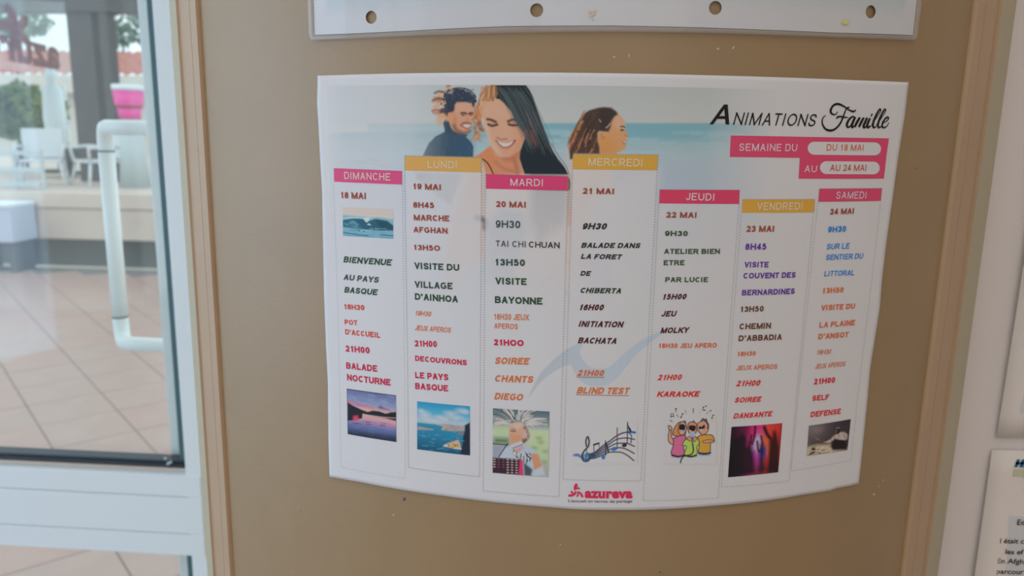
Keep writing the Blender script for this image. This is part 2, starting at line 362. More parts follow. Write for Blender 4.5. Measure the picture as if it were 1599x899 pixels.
# --- upright sans capitals and figures drawn as strokes (centre lines in a unit box, thick strokes with square ends)
def _el(cx, cy, rx, ry, a0, a1, n=14):
    t = np.radians(np.linspace(a0, a1, n)); return [(cx + rx * math.cos(a), cy + ry * math.sin(a)) for a in t]
def _cm(P): return [tuple(p) for p in catmull(P, 4)]
GL = {
 'A': (1.0, [[(0, 0), (.5, 1), (1, 0)], [(.17, .32), (.83, .32)]]), 'B': (.98, [[(0, 0), (0, 1)], [(0, 1), (.55, 1)] + _el(.6, .765, .33, .235, 90, -90, 10) + [(0, .53)], [(.5, .53)] + _el(.62, .265, .38, .265, 90, -90, 10) + [(0, 0)]]),
 'C': (1.02, [_el(.52, .5, .5, .5, 42, 318, 26)]), 'D': (1.02, [[(0, 0), (0, 1)], [(0, 1), (.42, 1)] + _el(.45, .5, .55, .5, 90, -90, 16) + [(0, 0)]]),
 'E': (.92, [[(0, 0), (0, 1)], [(0, 1), (1, 1)], [(0, .52), (.93, .52)], [(0, 0), (1, 0)]]), 'F': (.86, [[(0, 0), (0, 1)], [(0, 1), (1, 1)], [(0, .5), (.88, .5)]]),
 'G': (1.1, [_el(.51, .5, .51, .5, 45, 330, 24) + [(.98, .2), (.98, .47)], [(.98, .47), (.56, .47)]]), 'H': (1.0, [[(0, 0), (0, 1)], [(1, 0), (1, 1)], [(0, .52), (1, .52)]]), 'I': (.40, [[(.5, 0), (.5, 1)]]),
 'J': (.78, [[(1, 1), (1, .34)] + _el(.5, .34, .5, .34, 0, -165, 12)]), 'K': (1.02, [[(0, 0), (0, 1)], [(0, .36), (.95, 1)], [(.36, .60), (1, 0)]]), 'L': (.86, [[(0, 0), (0, 1)], [(0, 0), (1, 0)]]),
 'M': (1.18, [[(0, 0), (0, 1)], [(.02, 1), (.5, 0)], [(.5, 0), (.98, 1)], [(1, 1), (1, 0)]]), 'N': (1.0, [[(0, 0), (0, 1)], [(0, 1), (1, 0)], [(1, 0), (1, 1)]]), 'O': (1.1, [_el(.5, .5, .5, .5, 0, 360, 34)]),
 'P': (.92, [[(0, 0), (0, 1)], [(0, 1), (.6, 1)] + _el(.64, .72, .36, .28, 90, -90, 10) + [(0, .44)]]), 'Q': (1.1, [_el(.5, .5, .5, .5, 0, 360, 34), [(.6, .26), (1.02, -.06)]]),
 'R': (1.02, [[(0, 0), (0, 1)], [(0, 1), (.6, 1)] + _el(.62, .735, .33, .265, 90, -90, 10) + [(0, .47)], [(.52, .47), (.98, 0)]]),
 'S': (.94, [_cm([(.95, .74), (.82, .94), (.5, 1), (.18, .94), (.05, .74), (.22, .57), (.5, .5), (.82, .42), (.98, .24), (.82, .05), (.5, 0), (.17, .05), (.01, .27)])]),
 'T': (.88, [[(.5, 0), (.5, 1)], [(0, 1), (1, 1)]]), 'U': (1.0, [[(0, 1), (0, .36)] + _el(.5, .36, .5, .36, 180, 360, 16) + [(1, 1)]]), 'V': (.96, [[(0, 1), (.5, 0)], [(.5, 0), (1, 1)]]),
 'X': (.96, [[(0, 0), (1, 1)], [(0, 1), (1, 0)]]), 'Y': (.94, [[(.5, 0), (.5, .44)], [(.5, .40), (0, 1)], [(.5, .40), (1, 1)]]), 'Z': (.88, [[(0, 1), (1, 1)], [(1, 1), (0, 0)], [(0, 0), (1, 0)]]),
 '0': (.80, [_el(.5, .5, .5, .5, 0, 360, 30)]), '1': (.72, [[(.66, 0), (.66, 1)], [(.66, .96), (.42, .80), (.12, .70)]]), '2': (.80, [_cm([(.04, .72), (.2, .94), (.5, 1), (.82, .93), (.94, .72), (.8, .48), (.42, .2), (.06, .01)]), [(0, 0), (1, 0)]]),
 '3': (.80, [_cm([(.04, .76), (.2, .95), (.48, 1), (.8, .93), (.9, .75), (.78, .58), (.42, .53)]), _cm([(.42, .53), (.82, .47), (.97, .27), (.8, .06), (.48, 0), (.16, .06), (.02, .26)])]),
 '4': (.82, [[(.72, 0), (.72, 1)], [(.70, 1), (0, .27)], [(0, .24), (1, .24)]]), '5': (.80, [[(.92, 1), (.2, 1)], [(.2, 1), (.08, .5)], _cm([(.08, .5), (.3, .63), (.58, .65), (.86, .55), (.97, .33), (.82, .08), (.48, 0), (.16, .06), (.02, .26)])]),
 '6': (.80, [_el(.5, .32, .48, .32, 0, 360, 24), _cm([(.9, .78), (.78, .95), (.52, 1), (.2, .88), (.04, .6), (.02, .32)])]), '8': (.80, [_el(.5, .76, .42, .24, 0, 360, 22), _el(.5, .27, .5, .27, 0, 360, 22)]),
 '9': (.80, [_el(.5, .68, .48, .32, 0, 360, 24), _cm([(.1, .22), (.22, .05), (.48, 0), (.8, .12), (.96, .4), (.98, .68)])]), "'": (.34, [[(.5, .66), (.5, 1)]]), ' ': (.40, [])}
def sglyphs(txt, w):
    V, Fc = [], []; X0 = 0
    def addq(P):
        b = len(V); V.extend(P); Fc.append(tuple(range(b, b + len(P))))
    for ch in txt:
        gw, paths = GL[ch]; sb = .075 + (.02 if w < .15 else 0); iw = max(gw - 2 * sb + (w - .15) * .25, w); bx = X0 + sb
        for path in paths:
            P = np.array([(bx + w / 2 + x * (iw - w) if ch not in "I'" else bx + iw / 2, w / 2 + y * (1 - w)) for x, y in path]); raw = np.array(path, float)
            if len(P) == 2:      # straight stroke: run on to cap line and base line when it ends there
                d = P[1] - P[0]
                if abs(d[1]) > .15:
                    d = d / abs(d[1])
                    for e, sg in ((0, -1), (1, 1)):
                        if raw[e, 1] in (0, 1) : tgt = float(raw[e, 1]); P[e] = P[e] + d * (tgt - P[e, 1]) / d[1]
                    m_ = P[1] - P[0]; L = np.hypot(*m_); hx = w / 2 * L / abs(m_[1])        # horizontal half width
                    if raw[0, 1] in (0, 1) and raw[1, 1] in (0, 1): addq([(P[0][0] - hx, P[0][1]), (P[0][0] + hx, P[0][1]), (P[1][0] + hx, P[1][1]), (P[1][0] - hx, P[1][1])]); continue
                else:
                    d = d / np.hypot(*d)
                    if ch not in '4' and False: P[1] = P[1] + d * w / 2
                m_ = (P[1] - P[0]) / np.hypot(*(P[1] - P[0])); n = np.array([-m_[1], m_[0]]) * w / 2
                if abs(m_[1]) < .3:
                    if raw[0, 0] <= .03: P[0] = P[0] - m_ * w / 2 * np.sign(m_[0])
                    if raw[1, 0] >= .97: P[1] = P[1] + m_ * w / 2 * np.sign(m_[0])
                addq([P[0] - n, P[1] - n, P[1] + n, P[0] + n]); continue
            keep = [0] + [i for i in range(1, len(P)) if np.hypot(*(P[i] - P[i - 1])) > 1e-4]; P = P[keep]
            if ch == 'A' or ch == 'V':
                for a, b in ((0, 1), (2, 1)):
                    d = P[b] - P[a]; d = d / d[1]; A_, B_ = P[a] + d * (0 - P[a][1]), P[b] + d * (1 - P[b][1]); B_ = np.array([P[b][0], 1.0]); A_ = np.array([P[a][0] , 0.0]); L = np.hypot(*(B_ - A_)); hx = w / 2 * L
                    addq([(A_[0] - hx, 0), (A_[0] + hx, 0), (B_[0] + hx, 1), (B_[0] - hx, 1)])
                continue
            closed = np.hypot(*(P[0] - P[-1])) < 1e-3
            d = np.diff(P, axis=0); d /= np.linalg.norm(d, axis=1)[:, None]; k = len(P)
            nn = np.zeros_like(P); nn[0] = d[0]; nn[-1] = d[-1]
            for i in range(1, k - 1): nn[i] = d[i - 1] + d[i]
            if closed: nn[0] = nn[-1] = d[0] + d[-1]
            ln = np.linalg.norm(nn, axis=1); nn = nn / ln[:, None]; N_ = np.stack([-nn[:, 1], nn[:, 0]], 1) * w / 2
            if len(P) > 2:
                for i in range(1, k - 1): N_[i] /= max(.75, abs(nn[i] @ d[i]))
            if abs(d[0][1]) > .9 and raw[0, 1] == 1: P[0, 1] = 1.0
            if abs(d[-1][1]) > .9 and raw[-1, 1] == 1: P[-1, 1] = 1.0
            for i in range(k - 1): addq([P[i] - N_[i], P[i + 1] - N_[i + 1], P[i + 1] + N_[i + 1], P[i] + N_[i]])
        X0 += gw if gw > .45 or ch == ' ' else gw + w * .3
    return np.array([tuple(v) for v in V]), Fc
_xh = glyphs('z')[0][:, 1].max()
def text(txt, cr, xl, yl, xr, yr, cap, colr, parent, bold=.022, it=0.0, off=.00022, ref=None, mapper=None, m=None, name='lettering', lf=lift, spacing=1.0):
    if name != 'soft' and all(ch in GL for ch in txt): V, Fc = sglyphs(txt, .095 + bold * 4.5); ref = 1.0
    else: V, Fc = glyphs(txt, bold, 0, spacing)
    x0, x1 = V[:, 0].min(), V[:, 0].max()
    A = UVp(cr, [(xl, yl), (xr, yr)], lf) if mapper is None else mapper(cr, [(xl, yl), (xr, yr)])
    s = CR[cr][2]; T = UVp(cr, [(xl, yl - cap), (xl, yl)], lf) if mapper is None else mapper(cr, [(xl, yl - cap), (xl, yl)])
    h = np.linalg.norm(T[0] - T[1]); d = A[1] - A[0]; L = np.linalg.norm(d); d = d / L; nrm = np.array([-d[1], d[0]])
    if nrm[1] < 0: nrm = -nrm
    L2 = L - (it * h if txt != 'A' else 0); a = (V[:, 0] - x0) / (x1 - x0) * L2; b = V[:, 1] / (ref or _cap) * h
    q = A[0] + np.outer(a + it * b, d) + np.outer(b, nrm)
    mm = m or ink(colr, px(cr, [(xl, yl)])[0][0])
    return q, Fc, mm
def ptext(*a, **k):
    parent = a[8]; name = k.pop('name', 'lettering'); off = k.get('off', .00022); lf = k.get('lf', lift)
    q, Fc, mm = text(*a, **k); return mesh(name, surf(q[:, 0], q[:, 1], off, lf), Fc, mm, parent)

# ------------------------------------------------------------------ painting tool: colour prints as fine meshes with a colour per vertex
def sd_poly(X_, Y_, P):
    d = np.full(X_.shape, 1e9); s = np.ones(X_.shape); n = len(P)
    for i in range(n):
        a, b = P[i], P[(i - 1) % n]; ex, ey = b[0] - a[0], b[1] - a[1]; wx, wy = X_ - a[0], Y_ - a[1]
        t = np.clip((wx * ex + wy * ey) / (ex * ex + ey * ey + 1e-20), 0, 1); d = np.minimum(d, (wx - ex * t) ** 2 + (wy - ey * t) ** 2)
        c1, c2, c3 = Y_ >= a[1], Y_ < b[1], ex * wy > ey * wx
        fl = (c1 & c2 & c3) | (~c1 & ~c2 & ~c3); s = np.where(fl, -s, s)
    return s * np.sqrt(d)
MM = .00034                                   # one photograph pixel on the sheet, about
class Print:
    def __init__(s, U, V, bgc=None):
        s.U, s.V = U, V; s.x = xofu(U); s.c = np.zeros(U.shape + (3,)); s.c[:] = PAPER_ALB
        if bgc is not None: s.c[:] = ink_rgb(np.array(bgc, float), s.x)
        s.cr = 'P'
    def _mix(s, sl, a, col):
        tgt = ink_rgb(np.array(col, float), s.x[sl]) if col is not None else PAPER_ALB
        s.c[sl] = s.c[sl] * (1 - a[..., None]) + tgt * a[..., None]
    def _sl(s, P, pad):
        m = (s.U >= P[:, 0].min() - pad) & (s.U <= P[:, 0].max() + pad) & (s.V >= P[:, 1].min() - pad) & (s.V <= P[:, 1].max() + pad)
        if not m.any(): return None
        r = np.where(m.any(1))[0]; q = np.where(m.any(0))[0]; return (slice(r[0], r[-1] + 1), slice(q[0], q[-1] + 1))
    def poly(s, pts, col, soft=.8, alpha=1.0, smooth=False, cr=None):
        P = UVp(cr or s.cr, pts)
        if smooth: P = catmull(P, 5, True)
        w = soft * MM; sl = s._sl(P, w * 2)
        if sl is None: return
        d = sd_poly(s.U[sl], s.V[sl], P); s._mix(sl, alpha * np.clip(.5 - d / (2 * w), 0, 1), col)
    def line(s, pts, width, col, soft=.7, alpha=1.0, smooth=True, cr=None, taper=False):
        P = UVp(cr or s.cr, pts)
        if smooth and len(P) > 2: P = catmull(P, 5)
        w = width * MM / 2; sf = soft * MM; sl = s._sl(P, w + sf * 2)
        if sl is None: return
        U, V = s.U[sl], s.V[sl]; best = np.full(U.shape, 1e9); n = len(P)
        for i in range(n - 1):
            a, b = P[i], P[i + 1]; e = b - a; t = np.clip(((U - a[0]) * e[0] + (V - a[1]) * e[1]) / (e @ e + 1e-20), 0, 1)
            d = np.hypot(U - a[0] - e[0] * t, V - a[1] - e[1] * t)
            ww = w * (1 - .85 * abs(2 * (i + .5) / (n - 1) - 1)) if taper else w
            best = np.minimum(best, d - ww)
        s._mix(sl, alpha * np.clip(.5 - best / (2 * sf), 0, 1), col)
    def blob(s, c, rx, ry, col, alpha=1.0, ang=0, hard=0.0, cr=None):
        k = CR[cr or s.cr][2]; t = np.linspace(0, 2 * math.pi, 24, endpoint=False)
        P = UVp(cr or s.cr, [c])[0]; a, b = rx / k * MM, ry / k * MM; R = max(a, b)
        sl = s._sl(np.array([P - R * 1.2, P + R * 1.2]), 0)
        if sl is None: return
        dx, dy = s.U[sl] - P[0], s.V[sl] - P[1]; ca, sa = math.cos(ang), math.sin(ang)
        q = np.sqrt(((dx * ca + dy * sa) / a) ** 2 + ((-dx * sa + dy * ca) / b) ** 2)
        s._mix(sl, alpha * np.clip((1 - q) / max(1 - hard, .05), 0, 1), col)
    def grad(s, p0, p1, stops, alpha=1.0, ref=None):
        A, B = UVp(s.cr, [p0, p1]); e = B - A; t = np.clip(((s.U - A[0]) * e[0] + (s.V - A[1]) * e[1]) / (e @ e), 0, 1)
        ks = [q[0] for q in stops]; col = np.stack([np.interp(t, ks, [q[1][i] for q in stops]) for i in range(3)], -1)
        s.c = s.c * (1 - alpha) + ink_rgb(col, s.x if ref is None else np.full(s.x.shape, float(ref))) * alpha
    def build(s, name, parent, off, label=None):
        n, m_ = s.U.shape; V = surf(s.U, s.V, off).reshape(-1, 3); i = np.arange(n * m_).reshape(n, m_)
        Fc = np.stack([i[:-1, :-1], i[1:, :-1], i[1:, 1:], i[:-1, 1:]], -1).reshape(-1, 4)
        o = mesh(name, V, Fc, M['vcol'], parent, True, s.c); 
        if label: o['label'] = label
        return o
def quad_uv(Q, nu, nv):                       # Q: TL TR BR BL in sheet coordinates
    a = np.linspace(0, 1, nu)[None, :, None]; b = np.linspace(0, 1, nv)[:, None, None]
    return (Q[0] * (1 - a) + Q[1] * a) * (1 - b) + (Q[3] * (1 - a) + Q[2] * a) * b

# ------------------------------------------------------------------ the weekly programme sheet
sheet = tag(empty('poster', (0, COL_D, CAM_Z + SV0)), 'curved white weekly activities programme sheet with seven day columns', 'poster')
LE = UVp('P', [(496, 118), (495, 160), (497, 190), (500, 250), (503, 300), (506, 460), (509, 540), (512, 600), (513, 690), (514.5, 744)])
RE = UVp('P', [(1419, 128.5), (1413, 180), (1402, 250), (1394, 310), (1384, 380), (1377, 440), (1374, 480), (1366, 530), (1359, 575), (1355, 620), (1347, 700), (1341, 755)])
TE = UVp('P', [(496, 118), (560, 116), (640, 114.2), (790, 113), (900, 113.5), (1000, 115), (1110, 117.5), (1220, 120.7), (1330, 125), (1419, 128.5)])
BE = UVp('P', [(514.5, 744), (560, 752), (630, 765), (700, 775), (790, 786), (850, 791), (900, 795), (1000, 796), (1060, 793.5), (1120, 789), (1200, 781), (1250, 773), (1298, 765.5), (1305, 762.5), (1341, 755)])
def param(E, ax):
    t = (E[:, ax] - E[0, ax]) / (E[-1, ax] - E[0, ax]); return lambda s: np.stack([np.interp(s, t, E[:, 0]), np.interp(s, t, E[:, 1])], -1)
fl, fr_, ft, fb = param(LE, 1), param(RE, 1), param(TE, 0), param(BE, 0)
S_, T_ = np.meshgrid(np.linspace(0, 1, 150), np.linspace(0, 1, 110))
s3, t3 = S_[..., None], T_[..., None]
Cn = (1 - t3) * ft(S_) + t3 * fb(S_) + (1 - s3) * fl(T_) + s3 * fr_(T_) - ((1 - s3) * (1 - t3) * TE[0] + s3 * (1 - t3) * TE[-1] + (1 - s3) * t3 * BE[0] + s3 * t3 * BE[-1])
i = np.arange(150 * 110).reshape(110, 150); Fq = np.stack([i[:-1, :-1], i[1:, :-1], i[1:, 1:], i[:-1, 1:]], -1).reshape(-1, 4)
po = mesh('paper', surf(Cn[..., 0], Cn[..., 1]).reshape(-1, 3), Fq, M['paper'], sheet, True)
sd = po.modifiers.new('thickness', 'SOLIDIFY'); sd.thickness = .00012; sd.offset = -1

# --- background picture
TLq, TRq = UVp('P', [(511, 134), (1215, 140)]); BLq, BRq = UVp('P', [(524, 625), (1180, 650)])
uu = np.linspace(min(TLq[0], BLq[0]) + .0000, TRq[0], 800); vv = np.linspace(TLq[1], BRq[1], 560)
Gq = quad_uv(np.array([TLq, TRq, BRq, BLq]), 800, 560)
pr = Print(Gq[..., 0], Gq[..., 1]); xx = pr.x
pr.grad((800, 134), (800, 620), [(0, (146, 146, 147)), (.09, (151, 150, 151)), (.108, (153, 151, 152)), (.116, (100, 134, 146)), (.15, (102, 136, 148)), (.175, (126, 146, 154)), (.21, (138, 149, 157)), (.27, (140, 147, 160)), (.4, (143, 147, 163)), (1, (158, 157, 164))], 1, 1000)
# sea: left side pale, stripes
rng = np.random.default_rng(3)
for y0, y1, c, a in ((192, 197, (160, 172, 174), .6), (197, 208, (176, 184, 186), .5), (208, 212, (140, 158, 166), .6), (212, 222, (158, 172, 178), .5), (222, 232, (150, 168, 176), .4)):
    pr.poly([(505, y0 + 2), (700, y0), (700, y1), (505, y1 + 2)], c, 5, a)
pr.poly([(512, 193), (574, 193), (574, 205), (512, 208)], (186, 190, 192), 2, .6)
for k in range(70):
    x = rng.uniform(515, 1180); y = rng.uniform(198, 262); L_ = rng.uniform(20, 80); g = rng.uniform(-14, 14)
    pr.line([(x, y), (x + L_, y + rng.uniform(-1.5, 1.5))], rng.uniform(1.5, 4), (146 + g, 166 + g, 174 + g), 2, .35, False)
#pr.poly([(835, 190), (905, 190), (905, 212), (850, 212)], (92, 138, 150), 5, .6)
#pr.poly([(965, 190), (1030, 190), (1020, 212), (972, 212)], (96, 142, 156), 6, .5)
pr.blob((530, 290), 60, 100, (158, 172, 168), .5)
pr.line([(556, 252), (590, 258), (605, 262)], 1.5, (150, 150, 140), 1, .6)
# ---- lower part of the figures (white dresses, arms), seen in the gaps and as ghosts
pr.poly([(650, 270), (725, 270), (705, 320), (700, 318), (650, 280)], (64, 84, 104), 3)
pr.poly([(722, 266), (756, 262), (758, 400), (700, 470), (690, 400)], (196, 168, 158), 6)
pr.poly([(690, 255), (730, 268), (715, 330), (690, 400), (640, 420), (640, 300)], (188, 190, 200), 8, .5)
pr.poly([(756, 262), (890, 270), (895, 360), (890, 500), (830, 480), (760, 400)], (196, 178, 172), 8)
pr.poly([(760, 350), (785, 325), (815, 330), (825, 360), (800, 440), (760, 440)], (110, 130, 150), 6, .8)
pr.poly([(830, 270), (892, 276), (890, 320), (880, 350), (840, 380), (828, 340)], (60, 62, 70), 8, .8)
pr.line([(745, 340), (757, 345), (758, 355)], 8, (52, 60, 76), 3)
pr.poly([(888, 322), (893, 322), (893, 352), (887, 352)], (176, 96, 72), 2)
pr.poly([(888, 240), (960, 262), (955, 330), (930, 360), (890, 420)], (184, 164, 156), 8)
pr.poly([(930, 300), (1030, 262), (1030, 420), (960, 520), (905, 480)], (190, 186, 196), 10, .9)
pr.line([(940, 420), (960, 385), (1010, 345), (1040, 330)], 6, (170, 160, 160), 4, .5)
pr.line([(810, 500), (840, 450), (856, 434), (875, 445), (900, 480)], 3, (110, 130, 160), 2, .7)
pr.line([(860, 350), (862, 372), (880, 400), (888, 412)], 3, (190, 150, 110), 2, .7)
pr.poly([(905, 400), (940, 395), (925, 440), (915, 470)], (190, 150, 140), 5, .7)
pr.poly([(925, 395), (950, 405), (960, 470), (940, 490), (915, 440)], (140, 150, 185), 6, .6)
# ---- man
pr.cr = 'W2'
pr.poly([(40, 852), (60, 800), (110, 700), (190, 620), (290, 570), (300, 545), (420, 560), (560, 600), (548, 630), (600, 680), (632, 740), (628, 862)], (48, 72, 92), 1.2)
for k in range(26):
    x = rng.uniform(90, 600); y = rng.uniform(620, 840); g = rng.uniform(-10, 16)
    pr.line([(x, y), (x + rng.uniform(-20, 30), y + rng.uniform(30, 90))], 2.2, (50 + g, 74 + g, 96 + g), 1.5, .5, False)
pr.poly([(440, 620), (628, 650), (628, 862), (400, 862)], (40, 72, 110), 8, .35)
pr.poly([(300, 560), (275, 460), (310, 415), (350, 440), (370, 520), (440, 575), (420, 600)], (44, 66, 84), 1)
# golden curls
for k in range(60):
    a = rng.uniform(2.3, 4.0); r = rng.uniform(120, 250); x = 390 + r * math.cos(a) * 1.0; y = 235 - r * math.sin(a - math.pi) * -1.0
    x = rng.uniform(140, 330); y = rng.uniform(60, 480)
    if (x - 330) ** 2 / 200 ** 2 + (y - 250) ** 2 / 240 ** 2 > 1: continue
    cc = [(206, 158, 110), (186, 128, 82), (214, 182, 148), (150, 96, 66)][rng.integers(4)]
    pr.line([(x, y), (x + rng.uniform(20, 55), y - rng.uniform(-10, 22)), (x + rng.uniform(50, 80), y + rng.uniform(-10, 25))], rng.uniform(1.5, 3.6), cc, 1.2, .8)
pr.blob((235, 435), 60, 75, (214, 166, 116), .7, hard=.3)
pr.line([(180, 115), (230, 95), (290, 105)], 3, (110, 74, 64), 1); pr.line([(160, 200), (220, 178), (290, 190)], 3, (100, 66, 58), 1)
pr.line([(150, 320), (200, 310), (250, 330)], 3, (150, 96, 66), 1); pr.line([(330, 35), (350, 30)], 3, (120, 80, 60), 1.5)
pr.line([(340, 55), (380, 70), (400, 100)], 4, (196, 150, 110), 2, .8)
# face
pr.poly([(330, 350), (420, 230), (520, 220), (630, 250), (640, 330), (625, 420), (612, 480), (590, 555), (540, 585), (470, 575), (400, 545), (360, 480), (335, 420)], (176, 132, 112), 1, smooth=True)
pr.poly([(430, 240), (530, 235), (600, 260), (600, 320), (440, 330)], (188, 146, 126), 4, .8)
pr.poly([(395, 350), (430, 420), (440, 520), (480, 570), (400, 545), (370, 470)], (160, 112, 84), 4, .8)
pr.poly([(330, 345), (395, 345), (400, 420), (385, 470), (350, 440), (325, 390)], (190, 136, 104), 1.2, smooth=True)
# beard, brows, eyes, smile
pr.line([(405, 500), (430, 545), (480, 572), (540, 580), (590, 560)], 4, (104, 68, 56), 2.2, .8)
pr.line([(490, 352), (520, 346), (548, 356)], 2.6, (72, 50, 46), 1); pr.line([(580, 356), (605, 348), (625, 352)], 2.6, (72, 50, 46), 1)
pr.blob((512, 374), 26, 12, (92, 58, 52), .9, hard=.3); pr.blob((604, 372), 22, 12, (92, 58, 52), .9, hard=.3)
pr.poly([(560, 370), (578, 420), (582, 445), (548, 445)], (166, 116, 92), 2, .8)
pr.line([(490, 490), (520, 468), (560, 466), (600, 478)], 3, (92, 58, 50), 1.5, .8)
pr.poly([(500, 492), (545, 480), (605, 486), (598, 510), (560, 524), (520, 512)], (216, 204, 208), 1.2, smooth=True)
pr.line([(498, 492), (530, 520), (565, 530), (602, 508)], 2, (160, 84, 78), 1)
# dark curly hair
H_ = [(320, 390), (300, 340), (240, 350), (235, 310), (285, 290), (310, 230), (290, 180), (285, 130), (330, 115), (380, 120), (400, 75), (440, 45), (480, 65), (520, 65), (545, 95), (590, 100), (620, 135), (650, 160), (665, 200), (650, 240), (640, 280), (620, 270), (610, 235), (540, 220), (440, 222), (415, 250), (410, 310), (390, 335), (340, 345)]
pr.poly(H_, (42, 50, 66), 1.3)
for k in range(90):
    x = rng.uniform(300, 640); y = rng.uniform(70, 230)
    if y > 215 and x > 430: continue
    g = rng.uniform(-8, 26); pr.blob((x, y), rng.uniform(8, 20), rng.uniform(8, 18), (44 + g, 56 + g, 78 + g * 1.1), .6, hard=.2)
for k in range(46):
    a = rng.uniform(-.2, 3.4); pr.blob((470 + 190 * math.cos(a), 190 - 135 * math.sin(a)), 13, 12, (46, 52, 66), .85, hard=.4)
for k in range(14): pr.blob((rng.uniform(255, 330), rng.uniform(240, 350)), 14, 16, (70, 54, 60), .8, hard=.3)
# ---- woman in front
pr.cr = 'W1'
for k in range(110):        # blond blown strands on the left
    x = rng.uniform(0, 165); y = rng.uniform(20, 440)
    if y < 170 and x < 55: continue
    if 170 < y < 300 and x > 95: continue
    if y > 300 and x > 95: continue
    cc = [(206, 168, 128), (190, 140, 96), (214, 190, 164), (170, 112, 76), (140, 92, 70)][rng.integers(5)]
    pr.line([(x, y), (x + rng.uniform(-22, 16), y + rng.uniform(15, 50)), (x + rng.uniform(-30, 20), y + rng.uniform(50, 80))], rng.uniform(1.5, 4), cc, 1.4, .75)
for x, y in ((10, 390), (45, 350), (85, 410), (60, 400), (20, 430)): pr.blob((x, y), 22, 26, (110, 66, 58), .6, hard=.2)
pr.poly([(0, 650), (60, 610), (130, 560), (175, 545), (250, 640), (390, 600), (405, 560), (410, 700), (440, 795), (105, 795), (70, 660)], (190, 126, 92), 1.5)
pr.poly([(130, 565), (180, 560), (240, 650), (150, 700), (90, 660)], (198, 128, 88), 5, .9)
pr.poly([(180, 620), (300, 660), (400, 610), (390, 795), (170, 795)], (178, 118, 92), 6, .8)
pr.line([(190, 690), (250, 740), (340, 770)], 3, (150, 96, 78), 3, .7); pr.line([(350, 660), (370, 720), (380, 790)], 4, (132, 84, 72), 3, .7)
pr.line([(250, 640), (300, 668), (360, 640), (405, 590)], 5, (146, 92, 74), 4, .7)
face = [(88, 330), (75, 230), (100, 160), (150, 130), (220, 135), (290, 200), (345, 300), (400, 390), (450, 440), (455, 470), (420, 540), (380, 595), (330, 635), (270, 648), (225, 630), (160, 560), (120, 470)]
pr.poly(face, (184, 142, 122), 1.2, smooth=True)
pr.poly([(95, 330), (80, 230), (120, 165), (200, 160), (270, 230), (300, 300), (200, 330)], (184, 148, 128), 6, .8)
pr.poly([(90, 340), (130, 400), (150, 500), (200, 570), (240, 640), (200, 620), (130, 500)], (222, 200, 186), 4, .8)
pr.poly([(360, 340), (450, 450), (440, 510), (390, 590), (340, 620), (400, 470)], (176, 116, 88), 6, .8)
pr.blob((190, 440), 60, 50, (196, 150, 134), .6); pr.blob((370, 440), 50, 50, (190, 140, 122), .5)
pr.poly([(222, 350), (270, 370), (295, 450), (260, 490), (215, 480), (200, 455)], (192, 152, 134), 4, .7)
pr.line([(205, 478), (240, 492), (285, 488)], 2.6, (146, 96, 82), 1.6, .8)
pr.line([(118, 315), (155, 322), (192, 340)], 3.4, (84, 56, 48), 1.1); pr.line([(300, 335), (340, 318), (362, 322)], 3.4, (84, 56, 48), 1.1)
pr.line([(128, 360), (160, 372), (205, 362)], 3.2, (66, 44, 44), 1); pr.line([(308, 360), (340, 368), (385, 366)], 3.2, (66, 44, 44), 1)
pr.blob((165, 352), 36, 14, (150, 106, 92), .6); pr.blob((345, 350), 36, 14, (150, 106, 92), .6)
pr.poly([(188, 500), (240, 520), (300, 520), (368, 495), (350, 530), (310, 562), (262, 566), (225, 545)], (132, 62, 56), 1.1, smooth=True)
pr.poly([(208, 510), (250, 520), (300, 522), (345, 506), (325, 538), (285, 556), (248, 550)], (214, 208, 204), 1, smooth=True)
pr.line([(232, 560), (270, 580), (320, 568)], 3, (196, 122, 104), 1.6, .7)
pr.blob((275, 615), 40, 22, (190, 142, 118), .6)
hair = [(150, 15), (455, 12), (490, 60), (520, 120), (545, 200), (580, 300), (615, 400), (650, 490), (690, 590), (740, 670), (800, 740), (828, 800), (445, 796), (425, 740), (400, 660), (405, 600), (425, 540), (452, 470), (440, 435), (400, 385), (360, 325), (330, 250), (270, 180), (225, 140), (150, 130), (165, 90), (140, 50)]
pr.poly(hair, (24, 34, 42), 1.1)
for k in range(70):
    t0 = rng.uniform(0, 1); x0 = 200 + 250 * t0; y0 = 30 + rng.uniform(0, 60); e = rng.uniform(.5, 1)
    P_ = [(x0, y0), (x0 + 100 * e, y0 + 150 * e), (x0 + 190 * e, y0 + 340 * e), (x0 + 290 * e, y0 + 560 * e)]
    g = rng.uniform(0, 1); P_ = [p for p in P_ if p[1] < 780]
    if len(P_) > 2: pr.line(P_, .9, (46 + 34 * g, 60 + 26 * g, 68 + 22 * g), .8, .5)
for k in range(14):
    x = rng.uniform(420, 520); y = rng.uniform(240, 480); pr.line([(x, y), (x + 30, y + 60), (x + 50, y + 120)], 1, (120, 84, 76), .8, .4)
for dx, c in ((0, (40, 44, 52)), (14, (170, 168, 168)), (24, (60, 60, 64))): pr.line([(655 + dx, 530), (720 + dx, 640), (780 + dx, 720), (822 + dx * .4, 790)], 1.1, c, .8, .8)
pr.poly([(140, 20), (190, 30), (200, 90), (185, 130), (150, 135), (120, 130), (110, 60)], (176, 128, 88), 3, .8)
for k in range(20):
    x = rng.uniform(100, 190); pr.line([(x, rng.uniform(18, 40)), (x + rng.uniform(-20, 20), 80), (x + rng.uniform(-30, 10), 150)], 1.6, [(216, 176, 130), (150, 100, 66), (96, 66, 54)][rng.integers(3)], 1, .7)
pr.line([(78, 665), (120, 700), (150, 750), (168, 792)], 1.8, (34, 34, 40), .8)
pr.line([(828, 840), (838, 880), (832, 930)], 2.5, (40, 40, 46), 1, .8)
